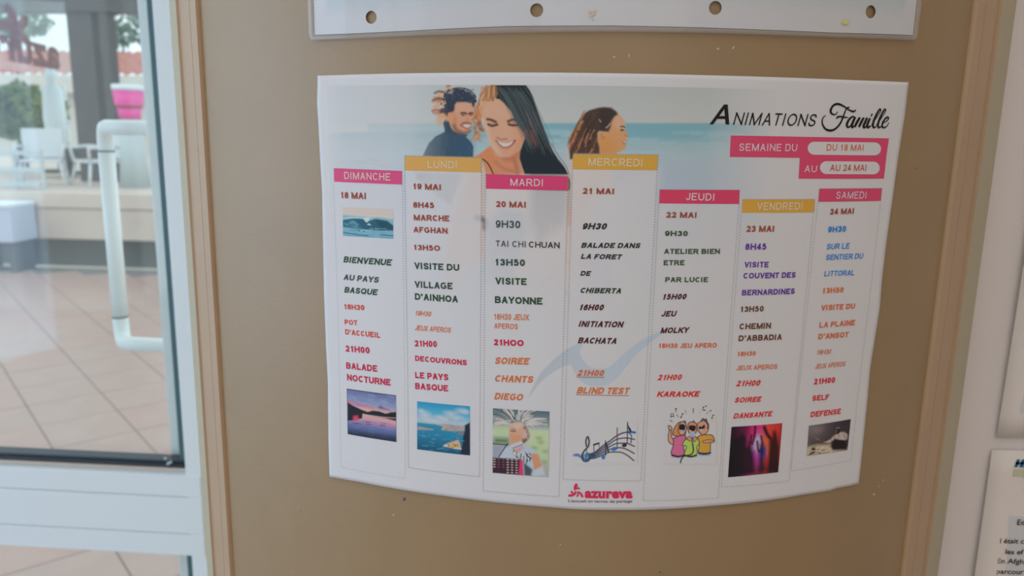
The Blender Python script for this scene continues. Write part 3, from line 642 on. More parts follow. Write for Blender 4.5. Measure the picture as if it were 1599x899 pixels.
# ---- woman at the right
pr.cr = 'W3'
pr.poly([(560, 460), (700, 400), (760, 240), (850, 180), (900, 220), (935, 280), (960, 330), (945, 400), (965, 450), (1010, 510), (1008, 540), (975, 560), (985, 600), (968, 650), (975, 690), (950, 740), (880, 765), (800, 800), (560, 800), (530, 600), (530, 470)], (180, 130, 92), 1)
pr.poly([(780, 230), (850, 190), (930, 280), (940, 400), (860, 420), (800, 380)], (178, 142, 122), 4, .8)
pr.poly([(560, 560), (760, 560), (840, 700), (800, 800), (560, 800)], (184, 124, 70), 6, .8)
pr.line([(890, 375), (920, 372), (950, 384)], 1.6, (52, 40, 40), .7); pr.blob((912, 430), 40, 20, (58, 42, 42), .9, hard=.3)
pr.line([(955, 500), (975, 515), (1000, 520)], 1.2, (150, 92, 76), .9); pr.poly([(900, 600), (960, 600), (972, 650), (940, 650)], (150, 84, 74), 1); pr.poly([(925, 600), (965, 606), (960, 630), (940, 626)], (224, 210, 204), .8)
pr.line([(590, 500), (610, 560), (640, 540)], 2, (150, 96, 60), 1.5, .7)
hr_ = [(100, 890), (85, 700), (110, 560), (160, 420), (230, 290), (310, 180), (400, 120), (520, 85), (640, 70), (740, 85), (810, 130), (848, 185), (790, 220), (745, 290), (735, 370), (700, 450), (640, 450), (560, 440), (530, 470), (530, 600), (560, 700), (560, 800), (160, 800), (140, 880)]
pr.poly(hr_, (66, 48, 42), 1.2)
for k in range(80):
    x = rng.uniform(110, 540); y = rng.uniform(120, 760)
    if (x - 90) < (600 - y) * .55 - 30: continue
    cc = [(150, 92, 58), (110, 66, 46), (176, 122, 88), (44, 34, 38), (40, 34, 40)][rng.integers(5)]
    if x > 400 and y < 420: cc = (48, 40, 40)
    pr.line([(x, y), (x - 40, y + 70), (x - 60, y + 140)], rng.uniform(.9, 1.8), cc, .8, .7)
pr.poly([(560, 90), (740, 90), (830, 160), (740, 280), (700, 440), (560, 430), (540, 250)], (42, 38, 38), 3, .8)
pr.line([(665, 395), (700, 365), (730, 325)], 1.3, (190, 170, 160), .8, .8); pr.line([(560, 270), (580, 300)], 1.4, (160, 140, 130), .8, .7)
pr.cr = 'P'
# ---- washes: day columns whiten the picture, it dissolves right and down
COLS = dict(dimanche=[(521, 285), (628, 290), (633, 747), (533, 729)], lundi=[(632, 266), (752, 269), (749, 744), (638, 729.5)],
            mardi=[(758, 294), (887, 298), (873, 775), (754.6, 766)], mercredi=[(894, 264), (1027, 266), (1000.6, 750.3), (879, 748)],
            jeudi=[(1029, 317), (1154, 318), (1121.5, 777), (1004, 781)])
a_right = np.clip((xx - 1085) / 110, 0, 1)
v0_, v1_ = UVp('P', [(800, 300)])[0][1], UVp('P', [(800, 560)])[0][1]
a_down = np.clip((v0_ - pr.V) / (v0_ - v1_), 0, 1)
A_ = 1 - (1 - a_right) * (1 - a_down ** .8)
edge = np.clip((pr.U - pr.U[:, :1]) / .010, 0, 1); A_ = 1 - (1 - A_) * (.35 + .65 * edge)
vtop = pr.V[0:1, :] - pr.V
vleft = np.clip((UVp('P', [(600, 190)])[0][1] - pr.V) / .09, 0, 1) * np.clip((640 - xx) / 60, 0, 1); A_ = 1 - (1 - A_) * (1 - .55 * vleft)
A_ = 1 - (1 - A_) * (1 - .50 * np.clip((800 - xx) / 190, 0, 1) * np.clip((700 - xx) / 60, 0, 1))
pr.c = pr.c * (1 - A_[..., None]) + PAPER_ALB * A_[..., None]
for k, q in COLS.items():
    pr.poly(q, None, .6, .70)
# ---- blue swoosh
sw = [(140, 640), (170, 560), (230, 450), (330, 340), (430, 255), (520, 205), (585, 190), (565, 260), (585, 320), (640, 380), (720, 402), (800, 390), (870, 335), (960, 250), (1060, 175), (1180, 112), (1270, 88), (1180, 160), (1090, 230), (1000, 320), (930, 410), (860, 490), (780, 540), (700, 550), (620, 535), (560, 490), (515, 430), (488, 372), (440, 378), (360, 420), (260, 490), (190, 570)]
pr.poly(sw, (150, 156, 169), .8, .92, smooth=True, cr='S7')
pr.build('background_picture', sheet, .00008, 'seaside picture of a smiling dark haired woman, a curly haired man and a second woman, fading to white')

# --- thumbnails
def thumb(cr, quad, n=130):
    Q = UVp(cr, quad); G = quad_uv(Q, n, n); p = Print(G[..., 0], G[..., 1]); p.cr = cr; return p
# wave
p = thumb('t1', [(118, 150), (1003, 185), (1005, 705), (122, 650)])
p.grad((560, 160), (560, 700), [(0, (178, 174, 182)), (.2, (190, 178, 176)), (.27, (170, 180, 190)), (.34, (120, 160, 176)), (1, (96, 150, 180))])
p.poly([(118, 375), (300, 350), (470, 350), (530, 420), (560, 400), (690, 350), (900, 390), (1010, 480), (1010, 570), (700, 555), (400, 530), (118, 490)], (34, 84, 112), 1)
p.poly([(118, 420), (350, 420), (460, 520), (118, 500)], (46, 108, 140), 3, .7); p.poly([(700, 380), (900, 400), (1000, 480), (1000, 540), (760, 530)], (30, 66, 84), 2, .8)
p.line([(118, 350), (300, 330), (480, 345)], 1.3, (190, 214, 224), 1, .9); p.poly([(470, 340), (540, 420), (600, 350), (690, 335), (560, 325)], (196, 212, 220), 1)
p.line([(600, 350), (780, 340), (900, 370), (1005, 440)], 2, (110, 160, 176), 1.2, .8); p.poly([(545, 460), (580, 432), (618, 468)], (206, 220, 226), .8)
for k in range(40):
    x, y = rng.uniform(118, 900), rng.uniform(520, 690); g = rng.uniform(-30, 40); p.line([(x, y), (x + rng.uniform(60, 200), y + 6)], 1, (96 + g, 148 + g, 178 + g), .7, .6, False)
for k in range(14):
    x = rng.uniform(130, 340); y = rng.uniform(380, 490); p.line([(x, y), (x + 60, y + 24)], 1, (110, 164, 186), .8, .5, False)
for x, y in ((405, 562), (490, 578), (668, 542)): p.blob((x, y), 22, 10, (14, 30, 48), 1, hard=.5)
p.line([(118, 590), (400, 632), (560, 650)], 1, (20, 60, 92), .7); p.line([(780, 630), (1000, 650)], 1.1, (20, 60, 92), .7)
p.build('wave_photo', sheet, .00016, 'photo of a breaking blue wave')
# sunset lake
p = thumb('t2', [(64, 60), (792, 160), (795, 850), (78, 732)])
p.grad((430, 110), (430, 800), [(0, (86, 100, 150)), (.25, (120, 134, 176)), (.36, (176, 140, 160)), (.44, (212, 176, 160)), (.55, (196, 150, 160)), (.66, (150, 120, 160)), (.78, (84, 100, 156)), (1, (40, 52, 80))])
p.poly([(70, 230), (250, 280), (450, 350), (380, 330), (150, 300), (75, 270)], (170, 80, 116), 3, .8)
for k in range(36):
    x, y = rng.uniform(80, 700), rng.uniform(110, 300); g = rng.uniform(-30, 40); p.line([(x, y), (x + 90, y + 26)], 1.3, (112 + g, 122 + g, 168 + g), 1.3, .5, False)
p.poly([(520, 340), (560, 308), (625, 350), (700, 380), (560, 360)], (70, 70, 110), 2, .8)
p.poly([(76, 262), (150, 310), (280, 370), (370, 405), (450, 385), (540, 395), (640, 430), (720, 410), (795, 405), (795, 540), (640, 500), (420, 460), (300, 430), (290, 500), (240, 510), (200, 520), (140, 530), (76, 535)], (22, 28, 38), 1)
p.poly([(300, 440), (420, 452), (600, 478), (790, 492), (790, 500), (600, 490), (420, 465), (300, 452)], (190, 168, 180), .8, .8)
p.poly([(160, 470), (225, 458), (240, 520), (160, 540)], (200, 70, 100), 2)
for k in range(40):
    x, y = rng.uniform(80, 720), rng.uniform(540, 830); g = rng.uniform(-26, 40); p.line([(x, y), (x + 90, y + 14)], 1, (84 + g, 90 + g, 140 + g), .9, .45, False)
for x, y in ((380, 550), (390, 585), (590, 600), (200, 570)): p.line([(x - 35, y), (x + 35, y + 6)], 1.3, (66, 50, 92), .9, .8)
p.poly([(76, 690), (795, 770), (795, 850), (78, 735)], (26, 36, 54), 4, .8)
p.line([(64, 62), (792, 162)], 1.8, (16, 24, 44), .6, 1, False); p.line([(66, 60), (78, 732)], 1.2, (20, 26, 44), .6, 1, False)
p.build('sunset_lake_photo', sheet, .00016, 'photo of a dark lake shore under a pink and violet sky')
# sea coast
p = thumb('t3', [(62, 58), (842, 132), (842, 858), (62, 765)])
p.grad((450, 95), (450, 810), [(0, (36, 130, 176)), (.2, (70, 150, 188)), (.36, (150, 168, 190)), (.44, (140, 166, 186)), (.46, (40, 122, 156)), (.7, (34, 110, 150)), (1, (22, 74, 104))])
for (x, y, rx, ry) in ((720, 200, 130, 60), (560, 240, 150, 60), (640, 300, 160, 60), (420, 300, 150, 50), (180, 260, 130, 90), (120, 200, 80, 50), (300, 350, 200, 40), (780, 220, 80, 50), (480, 320, 90, 40)):
    p.blob((x, y), rx, ry, (176, 184, 198), .75, hard=.1)
for (x, y) in ((560, 330), (700, 340), (640, 260), (480, 300)): p.blob((x, y), 70, 22, (132, 140, 160), .5)
p.poly([(62, 375), (200, 390), (350, 402), (350, 420), (62, 420)], (36, 128, 152), 1.5, .9)
p.poly([(62, 428), (150, 440), (230, 458), (300, 470), (300, 484), (62, 478)], (142, 136, 146), 1)
p.poly([(350, 405), (400, 395), (540, 400), (600, 410), (770, 425), (760, 500), (560, 498), (420, 482), (440, 430)], (150, 140, 142), 1)
for k in range(26):
    x, y = rng.uniform(420, 740), rng.uniform(410, 492); p.blob((x, y), 26, 8, [(96, 92, 104), (190, 178, 170), (70, 72, 90)][rng.integers(3)], .7)
p.poly([(640, 555), (700, 520), (760, 515), (780, 560)], (112, 108, 116), 1.2)
p.poly([(762, 415), (845, 365), (845, 858), (700, 835), (735, 700), (740, 580), (770, 480)], (30, 38, 54), 1.3)
for k in range(60):
    x, y = rng.uniform(70, 700), rng.uniform(500, 790); g = rng.uniform(-16, 46); p.line([(x, y), (x + rng.uniform(20, 60), y + 5)], .9, (56 + g, 124 + g, 158 + g), .7, .55, False)
p.poly([(445, 722), (500, 680), (600, 650), (670, 625), (700, 690), (712, 762), (600, 752), (520, 735)], (176, 150, 118), 1)
for k in range(16): p.blob((rng.uniform(520, 690), rng.uniform(660, 745)), 22, 14, [(120, 84, 56), (206, 180, 140), (90, 64, 52)][rng.integers(3)], .7)
p.poly([(445, 722), (490, 690), (520, 735)], (190, 202, 212), 1, .8); p.line([(600, 752), (712, 764)], 1.4, (206, 212, 218), .8)
p.build('coast_photo', sheet, .00016, 'photo of a rocky turquoise coast')
# accordion singer
p = thumb('t4', [(60, 38), (745, 78), (728, 872), (55, 820)])
p.grad((400, 60), (400, 840), [(0, (70, 92, 104)), (.2, (112, 120, 124)), (.34, (176, 180, 174)), (.6, (150, 158, 146)), (1, (140, 144, 142))])
p.poly([(60, 250), (300, 230), (260, 470), (60, 470)], (150, 172, 140), 6, .8); p.poly([(80, 390), (250, 400), (260, 470), (60, 465)], (60, 86, 70), 4, .8)
p.poly([(500, 300), (740, 330), (735, 700), (600, 640), (500, 520)], (156, 172, 132), 6, .8)
for x, y in ((640, 450), (560, 520), (700, 560), (620, 400), (690, 690)): p.blob((x, y), 60, 40, (108, 128, 92), .6)
for k in range(90):
    a = rng.uniform(.1, 3.0); r0 = rng.uniform(60, 150); r1 = r0 + rng.uniform(50, 170); cx, cy2 = 360, 250
    cc = [(206, 204, 210), (196, 186, 190), (40, 56, 66), (180, 176, 180), (100, 110, 116)][rng.integers(5)]
    p.line([(cx + r0 * math.cos(a) * 1.3, cy2 - r0 * math.sin(a)), (cx + (r0 + r1) / 2 * math.cos(a + .06) * 1.3, cy2 - (r0 + r1) / 2 * math.sin(a)), (cx + r1 * math.cos(a) * 1.4, min(cy2 + 40, cy2 - r1 * math.sin(a) + 20))], rng.uniform(1, 2.2), cc, .8, .85)
p.poly([(60, 480), (250, 490), (250, 640), (60, 636)], (132, 136, 156), 2); p.line([(60, 468), (240, 480)], 1.6, (30, 32, 40), .8)
p.poly([(270, 250), (350, 210), (430, 240), (480, 300), (490, 400), (430, 450), (400, 430), (290, 460), (270, 420), (255, 350)], (198, 158, 140), 1.4, smooth=True)
p.poly([(260, 360), (300, 350), (400, 360), (410, 430), (300, 470), (270, 450)], (204, 146, 118), 3, .8)
p.poly([(430, 250), (490, 310), (500, 400), (430, 465), (415, 420), (450, 360)], (96, 64, 64), 1.5, .9, True)
for k in range(14): p.line([(rng.uniform(425, 490), rng.uniform(290, 440)), (rng.uniform(425, 495), rng.uniform(290, 440))], 1, (200, 180, 176), .7, .6, False)
p.poly([(280, 240), (400, 200), (440, 240), (360, 290)], (212, 196, 188), 3, .8); p.line([(280, 312), (330, 318)], 1.8, (110, 64, 58), 1); p.line([(300, 290), (330, 300)], 1.2, (130, 90, 80), .8)
p.poly([(120, 640), (180, 520), (270, 490), (420, 470), (560, 540), (620, 640), (660, 780), (640, 850), (440, 850), (420, 660)], (160, 172, 190), 1.5)
p.poly([(270, 490), (410, 440), (415, 475), (300, 520)], (186, 194, 210), 1); p.line([(300, 522), (416, 478)], 1, (60, 60, 70), .6)
p.poly([(280, 560), (420, 490), (440, 520), (320, 610)], (196, 140, 138), 2, .9)
p.line([(130, 630), (200, 520), (240, 470)], 1.6, (28, 32, 44), .7)
for k in range(34):
    x, y = rng.uniform(300, 520), rng.uniform(540, 660); p.line([(x, y), (x + rng.uniform(-14, 26), y + rng.uniform(18, 46))], 1.5, [(24, 26, 36), (214, 216, 224)][rng.integers(2)], .7, .9, False)
p.poly([(520, 600), (600, 595), (640, 700), (650, 780), (570, 790), (540, 680)], (206, 146, 118), 1.4, smooth=True); p.poly([(560, 790), (660, 740), (690, 850), (560, 850)], (170, 176, 190), 2)
p.poly([(430, 690), (540, 780), (520, 860), (440, 850)], (40, 46, 60), 2, .9)
p.poly([(56, 634), (400, 656), (420, 848), (55, 820)], (52, 32, 44), 1); p.poly([(385, 656), (420, 658), (428, 850), (370, 845)], (190, 58, 104), 1)
for c_, x in enumerate((78, 128, 186, 240, 292, 345)):
    for r_ in range(6):
        if c_ < 3 and r_ > 3: continue
        p.blob((x, 655 + 4 * c_ * .5 + r_ * 31), 20, 11, (206, 186, 190) if c_ in (0, 3, 4, 5) else (110, 66, 86), .9, hard=.3)
p.build('accordion_player_photo', sheet, .00016, 'photo of a singing accordion player in front of pampas grass')
# music
p = thumb('t5', [(40, 40), (1180, 40), (1180, 800), (40, 800)], 200)
dk, bl, mb = (28, 26, 40), (40, 96, 150), (36, 50, 84)
for k, (a, b) in enumerate((((330, 640), (1130, 250)), ((335, 660), (1130, 378)), ((335, 680), (1130, 500)), ((335, 700), (1125, 625)), ((335, 718), (1120, 750)))):
    mid = [(440, 600 + 26 * k), (560, 505 + 38 * k), (680, 420 + 46 * k), (800, [330, 385, 455, 530, 600][k]), (900, [275, 358, 445, 525, 605][k]), (1010, [250, 355, 450, 560, 660][k])]
    p.line([a] + mid + [b], 1.7 if k else 1.9, dk, .7, 1)
    p.line([a] + mid[:3], 1.4, mb, .8, .7)
p.line([(1030, 245), (1140, 258)], 3.2, (34, 86, 140), .7)
p.line([(75, 655), (140, 650), (200, 690), (260, 650)], 3.4, (60, 92, 140), 1.2, .9); p.blob((130, 655), 60, 40, (56, 92, 142), .8)
p.line([(270, 700), (300, 650), (330, 690), (300, 740), (240, 720), (215, 660), (250, 580), (320, 500), (335, 410), (312, 330), (280, 400), (290, 500)], 2.2, dk, .7)
p.line([(212, 640), (215, 720), (260, 765), (330, 745), (345, 680), (310, 620)], 2.2, (30, 56, 92), .7); p.blob((290, 680), 55, 60, (70, 140, 190), .9, hard=.3)
p.line([(290, 560), (285, 740)], 1.2, mb, .6)
p.line([(420, 580), (420, 470)], 1.2, dk, .6); p.line([(510, 510), (505, 445)], 1, dk, .6); p.line([(420, 470), (505, 445)], 2.6, dk, .6)
p.blob((408, 660), 42, 26, mb, 1, hard=.4); p.blob((470, 640), 30, 20, bl, .8, hard=.4)
p.line([(625, 660), (625, 400)], 1.4, dk, .6); p.line([(625, 440), (650, 500), (675, 600)], 2, dk, .6); p.blob((585, 690), 38, 48, bl, 1, hard=.6)
p.line([(828, 540), (828, 180)], 1.5, (60, 54, 66), .7); p.blob((775, 545), 58, 44, bl, 1, .4, .6)
p.line([(1003, 440), (1010, 80)], 1.5, dk, .6); p.poly([(1005, 90), (1035, 150), (1080, 220), (1060, 260), (1020, 190)], dk, .6); p.line([(1010, 250), (1075, 310), (1068, 440)], 1.6, (40, 60, 100), .6)
p.blob((955, 480), 52, 40, (48, 22, 30), 1, .3, .6)
p.build('music_clip_art', sheet, .00016, 'drawing of a treble clef and notes on a curling staff')
# karaoke cartoon
p = thumb('t6', [(40, 20), (770, 20), (770, 890), (40, 890)], 190); ol = (52, 34, 34)
def sh(pts, c, w=1.4): p.poly(pts, c, .6, 1, True); p.line(list(pts) + [pts[0]], w, ol, .6, .9)
p.poly([(120, 770), (290, 780), (290, 810), (130, 800)], (130, 140, 160), 2, .7); p.poly([(510, 740), (690, 735), (680, 768), (515, 770)], (104, 140, 178), 1.5, .9)
sh([(90, 400), (120, 400), (125, 500), (170, 550), (150, 610), (95, 580), (75, 520)], (206, 152, 128)); sh([(75, 340), (100, 335), (130, 370), (120, 400), (90, 395)], (206, 156, 132))
sh([(140, 470), (150, 400), (215, 300), (280, 280), (330, 290), (320, 480), (220, 490)], (206, 130, 84))
sh([(150, 520), (230, 485), (320, 480), (330, 560), (300, 640), (310, 740), (230, 775), (120, 740), (150, 620)], (204, 104, 146)); p.line([(130, 765), (220, 785), (310, 765)], 2.4, (36, 26, 34), .7)
sh([(230, 350), (260, 285), (320, 290), (340, 370), (310, 450), (260, 470), (225, 420)], (226, 178, 156))
sh([(355, 380), (370, 300), (420, 280), (480, 300), (490, 380), (470, 450), (400, 470)], (206, 140, 116)); sh([(500, 400), (500, 310), (560, 270), (630, 275), (660, 350), (640, 430), (570, 470)], (218, 160, 134))
for q, tt in (([(240, 330), (285, 310), (325, 340), (310, 400), (270, 425), (238, 390)], [(245, 395), (300, 405), (270, 425)]), ([(378, 340), (430, 330), (475, 345), (465, 400), (425, 415), (380, 395)], [(382, 395), (420, 415), (400, 425)]), ([(520, 345), (560, 350), (600, 320), (605, 370), (560, 400), (525, 385)], [(530, 390), (590, 380), (560, 410)])):
    p.poly(q, (34, 20, 26), .7, 1, True); p.poly(tt, (226, 220, 216), .7)
p.line([(555, 265), (580, 235), (600, 262), (620, 240), (635, 270)], 2, (40, 34, 40), .6); p.line([(625, 280), (655, 320), (650, 370)], 2.6, (70, 50, 50), .7)
p.line([(310, 285), (320, 268)], 1.5, ol); p.line([(438, 285), (445, 262)], 1.5, ol)
sh([(500, 500), (570, 470), (700, 470), (740, 520), (740, 570), (690, 590), (680, 720), (600, 735), (515, 720), (525, 620)], (222, 164, 70)); p.line([(520, 732), (600, 745), (685, 728)], 2.6, (36, 30, 44), .7)
sh([(575, 560), (640, 540), (720, 545), (740, 570), (660, 580), (590, 585)], (222, 160, 124), 1)
sh([(280, 620), (310, 550), (380, 520), (500, 520), (525, 600), (490, 640), (495, 740), (410, 775), (310, 755), (340, 640)], (162, 180, 84)); p.line([(320, 765), (400, 785), (485, 768)], 2.4, (36, 32, 40), .7)
sh([(340, 510), (380, 490), (420, 520), (400, 560), (360, 540)], (216, 150, 110), 1); sh([(430, 520), (470, 490), (490, 530), (450, 570)], (216, 150, 110), 1)
p.blob((425, 460), 52, 44, (120, 140, 166), 1, hard=.6); p.line([(390, 470), (425, 440), (462, 470)], 1.4, (220, 228, 236), .7); p.poly([(410, 500), (440, 500), (435, 600), (420, 600)], (70, 76, 100), .8)
p.line([(430, 600), (440, 700), (400, 755), (300, 780), (265, 830), (255, 870)], 2, (30, 40, 44), .6)
for (x, y) in ((120, 205), (150, 200), (262, 215), (285, 165), (190, 90), (585, 70), (622, 55), (600, 110), (690, 120), (710, 225), (730, 185)): p.blob((x, y), 16, 12, (34, 26, 36), 1, hard=.5)
for q in ([(120, 205), (115, 165), (150, 160), (155, 200)], [(262, 215), (285, 165)], [(585, 70), (575, 110), (608, 112)], [(710, 225), (722, 185)], [(185, 95), (188, 135)]): p.line(q, 1, (34, 26, 36), .6, 1, False)
for q, c in (([(320, 110), (335, 155)], (110, 130, 80)), ([(440, 90), (440, 145)], (60, 50, 60)), ([(545, 110), (530, 155)], (176, 150, 90)), ([(655, 130), (632, 165)], (120, 110, 110)), ([(200, 175), (222, 205)], (100, 96, 100)), ([(105, 260), (135, 275)], (80, 90, 70)), ([(730, 265), (705, 280)], (170, 140, 70)), ([(670, 150), (680, 175)], (176, 160, 120))): p.line(q, 1.5, c, .7, .9, False)
p.build('karaoke_cartoon', sheet, .00016, 'cartoon of three people singing into one microphone')
# dancers
p = thumb('t7', [(110, 130), (838, 75), (778, 778), (60, 850)])
p.grad((120, 400), (800, 400), [(0, (34, 18, 28)), (.25, (90, 22, 54)), (.42, (190, 40, 110)), (.55, (190, 60, 130)), (.68, (206, 70, 60)), (.85, (200, 52, 44)), (1, (120, 30, 34))])
p.poly([(430, 120), (600, 110), (560, 260), (440, 260)], (200, 44, 96), 4, .8); p.poly([(400, 470), (430, 300), (480, 240), (530, 250), (540, 330), (520, 480), (460, 520)], (206, 180, 214), 4)
p.poly([(555, 250), (640, 330), (660, 450), (620, 520), (590, 420)], (224, 120, 60), 5, .9); p.poly([(430, 480), (500, 480), (500, 680), (450, 700)], (206, 60, 160), 6, .9)
p.poly([(500, 470), (590, 400), (600, 560), (520, 620)], (46, 60, 150), 3); p.poly([(350, 480), (430, 480), (430, 620), (350, 640)], (50, 46, 110), 5, .8)
for k in range(8): p.line([(460, 180 + 14 * k), (560, 150 + 14 * k)], 1, (220, 120, 150), .9, .4, False)
bk = (18, 12, 20)
p.poly([(60, 850), (100, 300), (200, 280), (240, 230), (290, 240), (310, 330), (330, 400), (360, 340), (400, 380), (420, 490), (440, 640), (450, 790), (300, 830)], bk, 4, .93)
p.line([(380, 360), (395, 250)], 3, bk, 1.4); p.line([(405, 370), (440, 250), (448, 120)], 4, (60, 12, 40), 1.6); p.line([(300, 340), (285, 270)], 3, bk, 1.6)
p.line([(480, 340), (490, 450), (520, 480), (550, 380), (535, 260)], 3, bk, 1.5); p.poly([(520, 380), (560, 370), (590, 450), (580, 560), (600, 700), (560, 790), (490, 790), (500, 600)], (24, 20, 50), 4, .9)
p.line([(580, 135), (620, 230), (670, 300)], 5, (40, 10, 20), 1.5)
p.poly([(690, 290), (700, 200), (735, 180), (755, 215), (770, 290), (790, 420), (780, 780), (620, 795), (640, 560), (650, 330)], (26, 12, 18), 3, .95)
p.poly([(70, 700), (780, 660), (778, 780), (60, 850)], (12, 12, 20), 14, .85); p.poly([(570, 560), (620, 560), (610, 680), (580, 680)], (130, 36, 40), 5, .5)
p.poly([(60, 500), (160, 500), (200, 840), (60, 850)], (14, 14, 22), 8, .8)
p.build('dancers_photo', sheet, .00016, 'photo of dancing silhouettes in pink and red light')
# martial artist
p = thumb('t8', [(155, 232), (938, 108), (875, 688), (112, 800)])
p.grad((160, 400), (900, 400), [(0, (96, 84, 84)), (.25, (86, 72, 74)), (.6, (52, 42, 44)), (1, (44, 36, 38))])
p.blob((300, 320), 200, 120, (112, 94, 94), .6); p.poly([(130, 440), (880, 400), (880, 600), (120, 640)], (52, 44, 42), 10, .7)
p.poly([(110, 640), (300, 590), (560, 580), (880, 650), (875, 690), (112, 800)], (160, 140, 116), 3, .9)
for k in range(50):
    x = rng.uniform(120, 640); y = rng.uniform(600, 770); cc = [(196, 184, 160), (40, 30, 26), (120, 96, 60), (214, 204, 184)][rng.integers(4)]
    p.blob((x, y), rng.uniform(20, 46), rng.uniform(8, 18), cc, .85, rng.uniform(-.2, .6), .3)
p.poly([(140, 790), (190, 730), (280, 705), (260, 745)], (52, 38, 34), .9); p.poly([(180, 670), (250, 640), (290, 680), (230, 690)], (40, 30, 28), 1)
p.poly([(560, 610), (620, 500), (700, 480), (830, 500), (860, 600), (870, 680), (600, 690)], (26, 18, 20), 2)
p.poly([(480, 530), (560, 480), (640, 400), (700, 390), (740, 350), (820, 350), (880, 400), (870, 480), (830, 500), (720, 490), (640, 470), (560, 540), (500, 560)], (150, 132, 124), 1.3)
for q in ([(640, 420), (620, 470)], [(720, 400), (700, 480)], [(800, 370), (830, 460)], [(860, 410), (840, 490)], [(560, 490), (600, 520)]): p.line(q, 1.6, (96, 80, 76), 1, .8, False)
p.poly([(655, 350), (665, 280), (700, 265), (735, 290), (735, 350), (700, 380)], (34, 26, 28), 1.2); p.blob((665, 335), 24, 40, (120, 90, 76), .7); p.line([(665, 275), (725, 272)], 1.2, (120, 112, 104), .7)
p.line([(440, 540), (490, 530)], 2, (150, 110, 84), .9); p.line([(270, 450), (350, 500)], 1, (110, 96, 92), .8); p.line([(350, 500), (450, 535)], .9, (80, 60, 60), .8)
p.build('martial_artist_photo', sheet, .00016, 'sepia photo of a crouching figure in a white jacket')

# --- header bars
def bar(cr, quad, seen, name='day_header', label=None, n=(14, 4), off=.00014, parent=sheet):
    G = quad_uv(UVp(cr, quad), *n); V = surf(G[..., 0], G[..., 1], off).reshape(-1, 3); i = np.arange(n[0] * n[1]).reshape(n[1], n[0])
    o = mesh(name, V, np.stack([i[:-1, :-1], i[1:, :-1], i[1:, 1:], i[:-1, 1:]], -1).reshape(-1, 4), ink(seen, px(cr, quad)[0].mean()), parent, True)
    if label: o['label'] = label
    return o
PK = [(206, 76, 132), (200, 62, 112), (180, 54, 82), (178, 58, 84)]; OC = [(214, 168, 96), (190, 142, 62), (180, 132, 52)]; WT = (232, 222, 230)
heads = [('C1', [(98, 473), (428, 486), (428, 552), (100, 538)], PK[0], ('DIMANCHE', 149, 525, 372, 533, 35)),
         ('C1', [(441, 413), (812, 421), (812, 493), (441, 484)], OC[0], ('LUNDI', 552, 471, 693, 474, 35)),
         ('M4', [(580, 52), (1158, 68), (1153, 168), (580, 155)], PK[1], ('MARDI', 750, 134, 978, 138, 50)),
         ('C2', [(140, 405), (551, 408), (545, 483), (137, 478)], OC[1], ('MERCREDI', 212, 460, 473, 465, 37)),
         ('C2', [(558, 576), (945, 578), (943, 646), (555, 643)], PK[2], ('JEUDI', 684, 627, 820, 630, 35)),
         ('C3', [(255, 613), (617, 613), (614, 678), (252, 681)], OC[2], ('VENDREDI', 326, 667, 552, 665, 37)),
         ('C3', [(640, 560), (954, 558), (948, 621), (635, 626)], PK[3], ('SAMEDI', 722, 611, 872, 610, 36))]
for cr, q, c, (t, xl, yl, xr, yr, cap) in heads:
    b = bar(cr, q, c, label=('pink' if c in PK else 'ochre') + ' day heading bar')
    ptext(t, cr, xl, yl, xr, yr, cap, (228, 216, 222) if c in PK else (236, 222, 196), b, bold=.011)
wk = bar('T4', [(65, 38), (1527, 65), (1500, 250), (55, 237)], PK[3], 'week_banner', 'pink week banner', (24, 6))
bar('T4', [(703, 240), (1502, 246), (1480, 437), (692, 437)], PK[3], 'banner_step', None, (16, 6), .00014, wk)
def pill(cr, x0, x1, yt0, yb0, yt1, yb1):
    P_ = []; r0 = (yb0 - yt0) / 2
    for a in np.linspace(math.pi * .5, math.pi * 1.5, 14): P_.append((x0 + r0 + r0 * math.cos(a), (yt0 + yb0) / 2 + r0 * math.sin(a)))
    r1 = (yb1 - yt1) / 2
    for a in np.linspace(-math.pi * .5, math.pi * .5, 14): P_.append((x1 - r1 + r1 * math.cos(a), (yt1 + yb1) / 2 + r1 * math.sin(a)))
    q = UVp(cr, P_); n = 14; V = []; 
    left, right = q[:n][::-1], q[n:]
    G = left[:, None] * (1 - np.linspace(0, 1, 12)[None, :, None]) + right[:, None] * np.linspace(0, 1, 12)[None, :, None]
    i = np.arange(n * 12).reshape(n, 12); return mesh('white_pill', surf(G[..., 0], G[..., 1], .0002).reshape(-1, 3), np.stack([i[:-1, :-1], i[1:, :-1], i[1:, 1:], i[:-1, 1:]], -1).reshape(-1, 4), M['paper'], wk, True)
pill('T4', 775, 1452, 96, 216, 102, 222); pill('T4', 888, 1440, 276, 394, 280, 397)
ptext('SEMAINE DU', 'T4', 140, 180, 675, 184, 68, (226, 206, 210), wk, bold=.010); ptext('AU', 'T4', 743, 376, 857, 378, 62, (226, 206, 210), wk, bold=.010)
ptext('DU 18 MAI', 'T4', 947, 178, 1287, 180, 60, (168, 78, 50), wk, bold=.012, off=.0003); ptext('AU 24 MAI', 'T4', 978, 367, 1312, 366, 60, (150, 66, 44), wk, bold=.014, off=.0003)

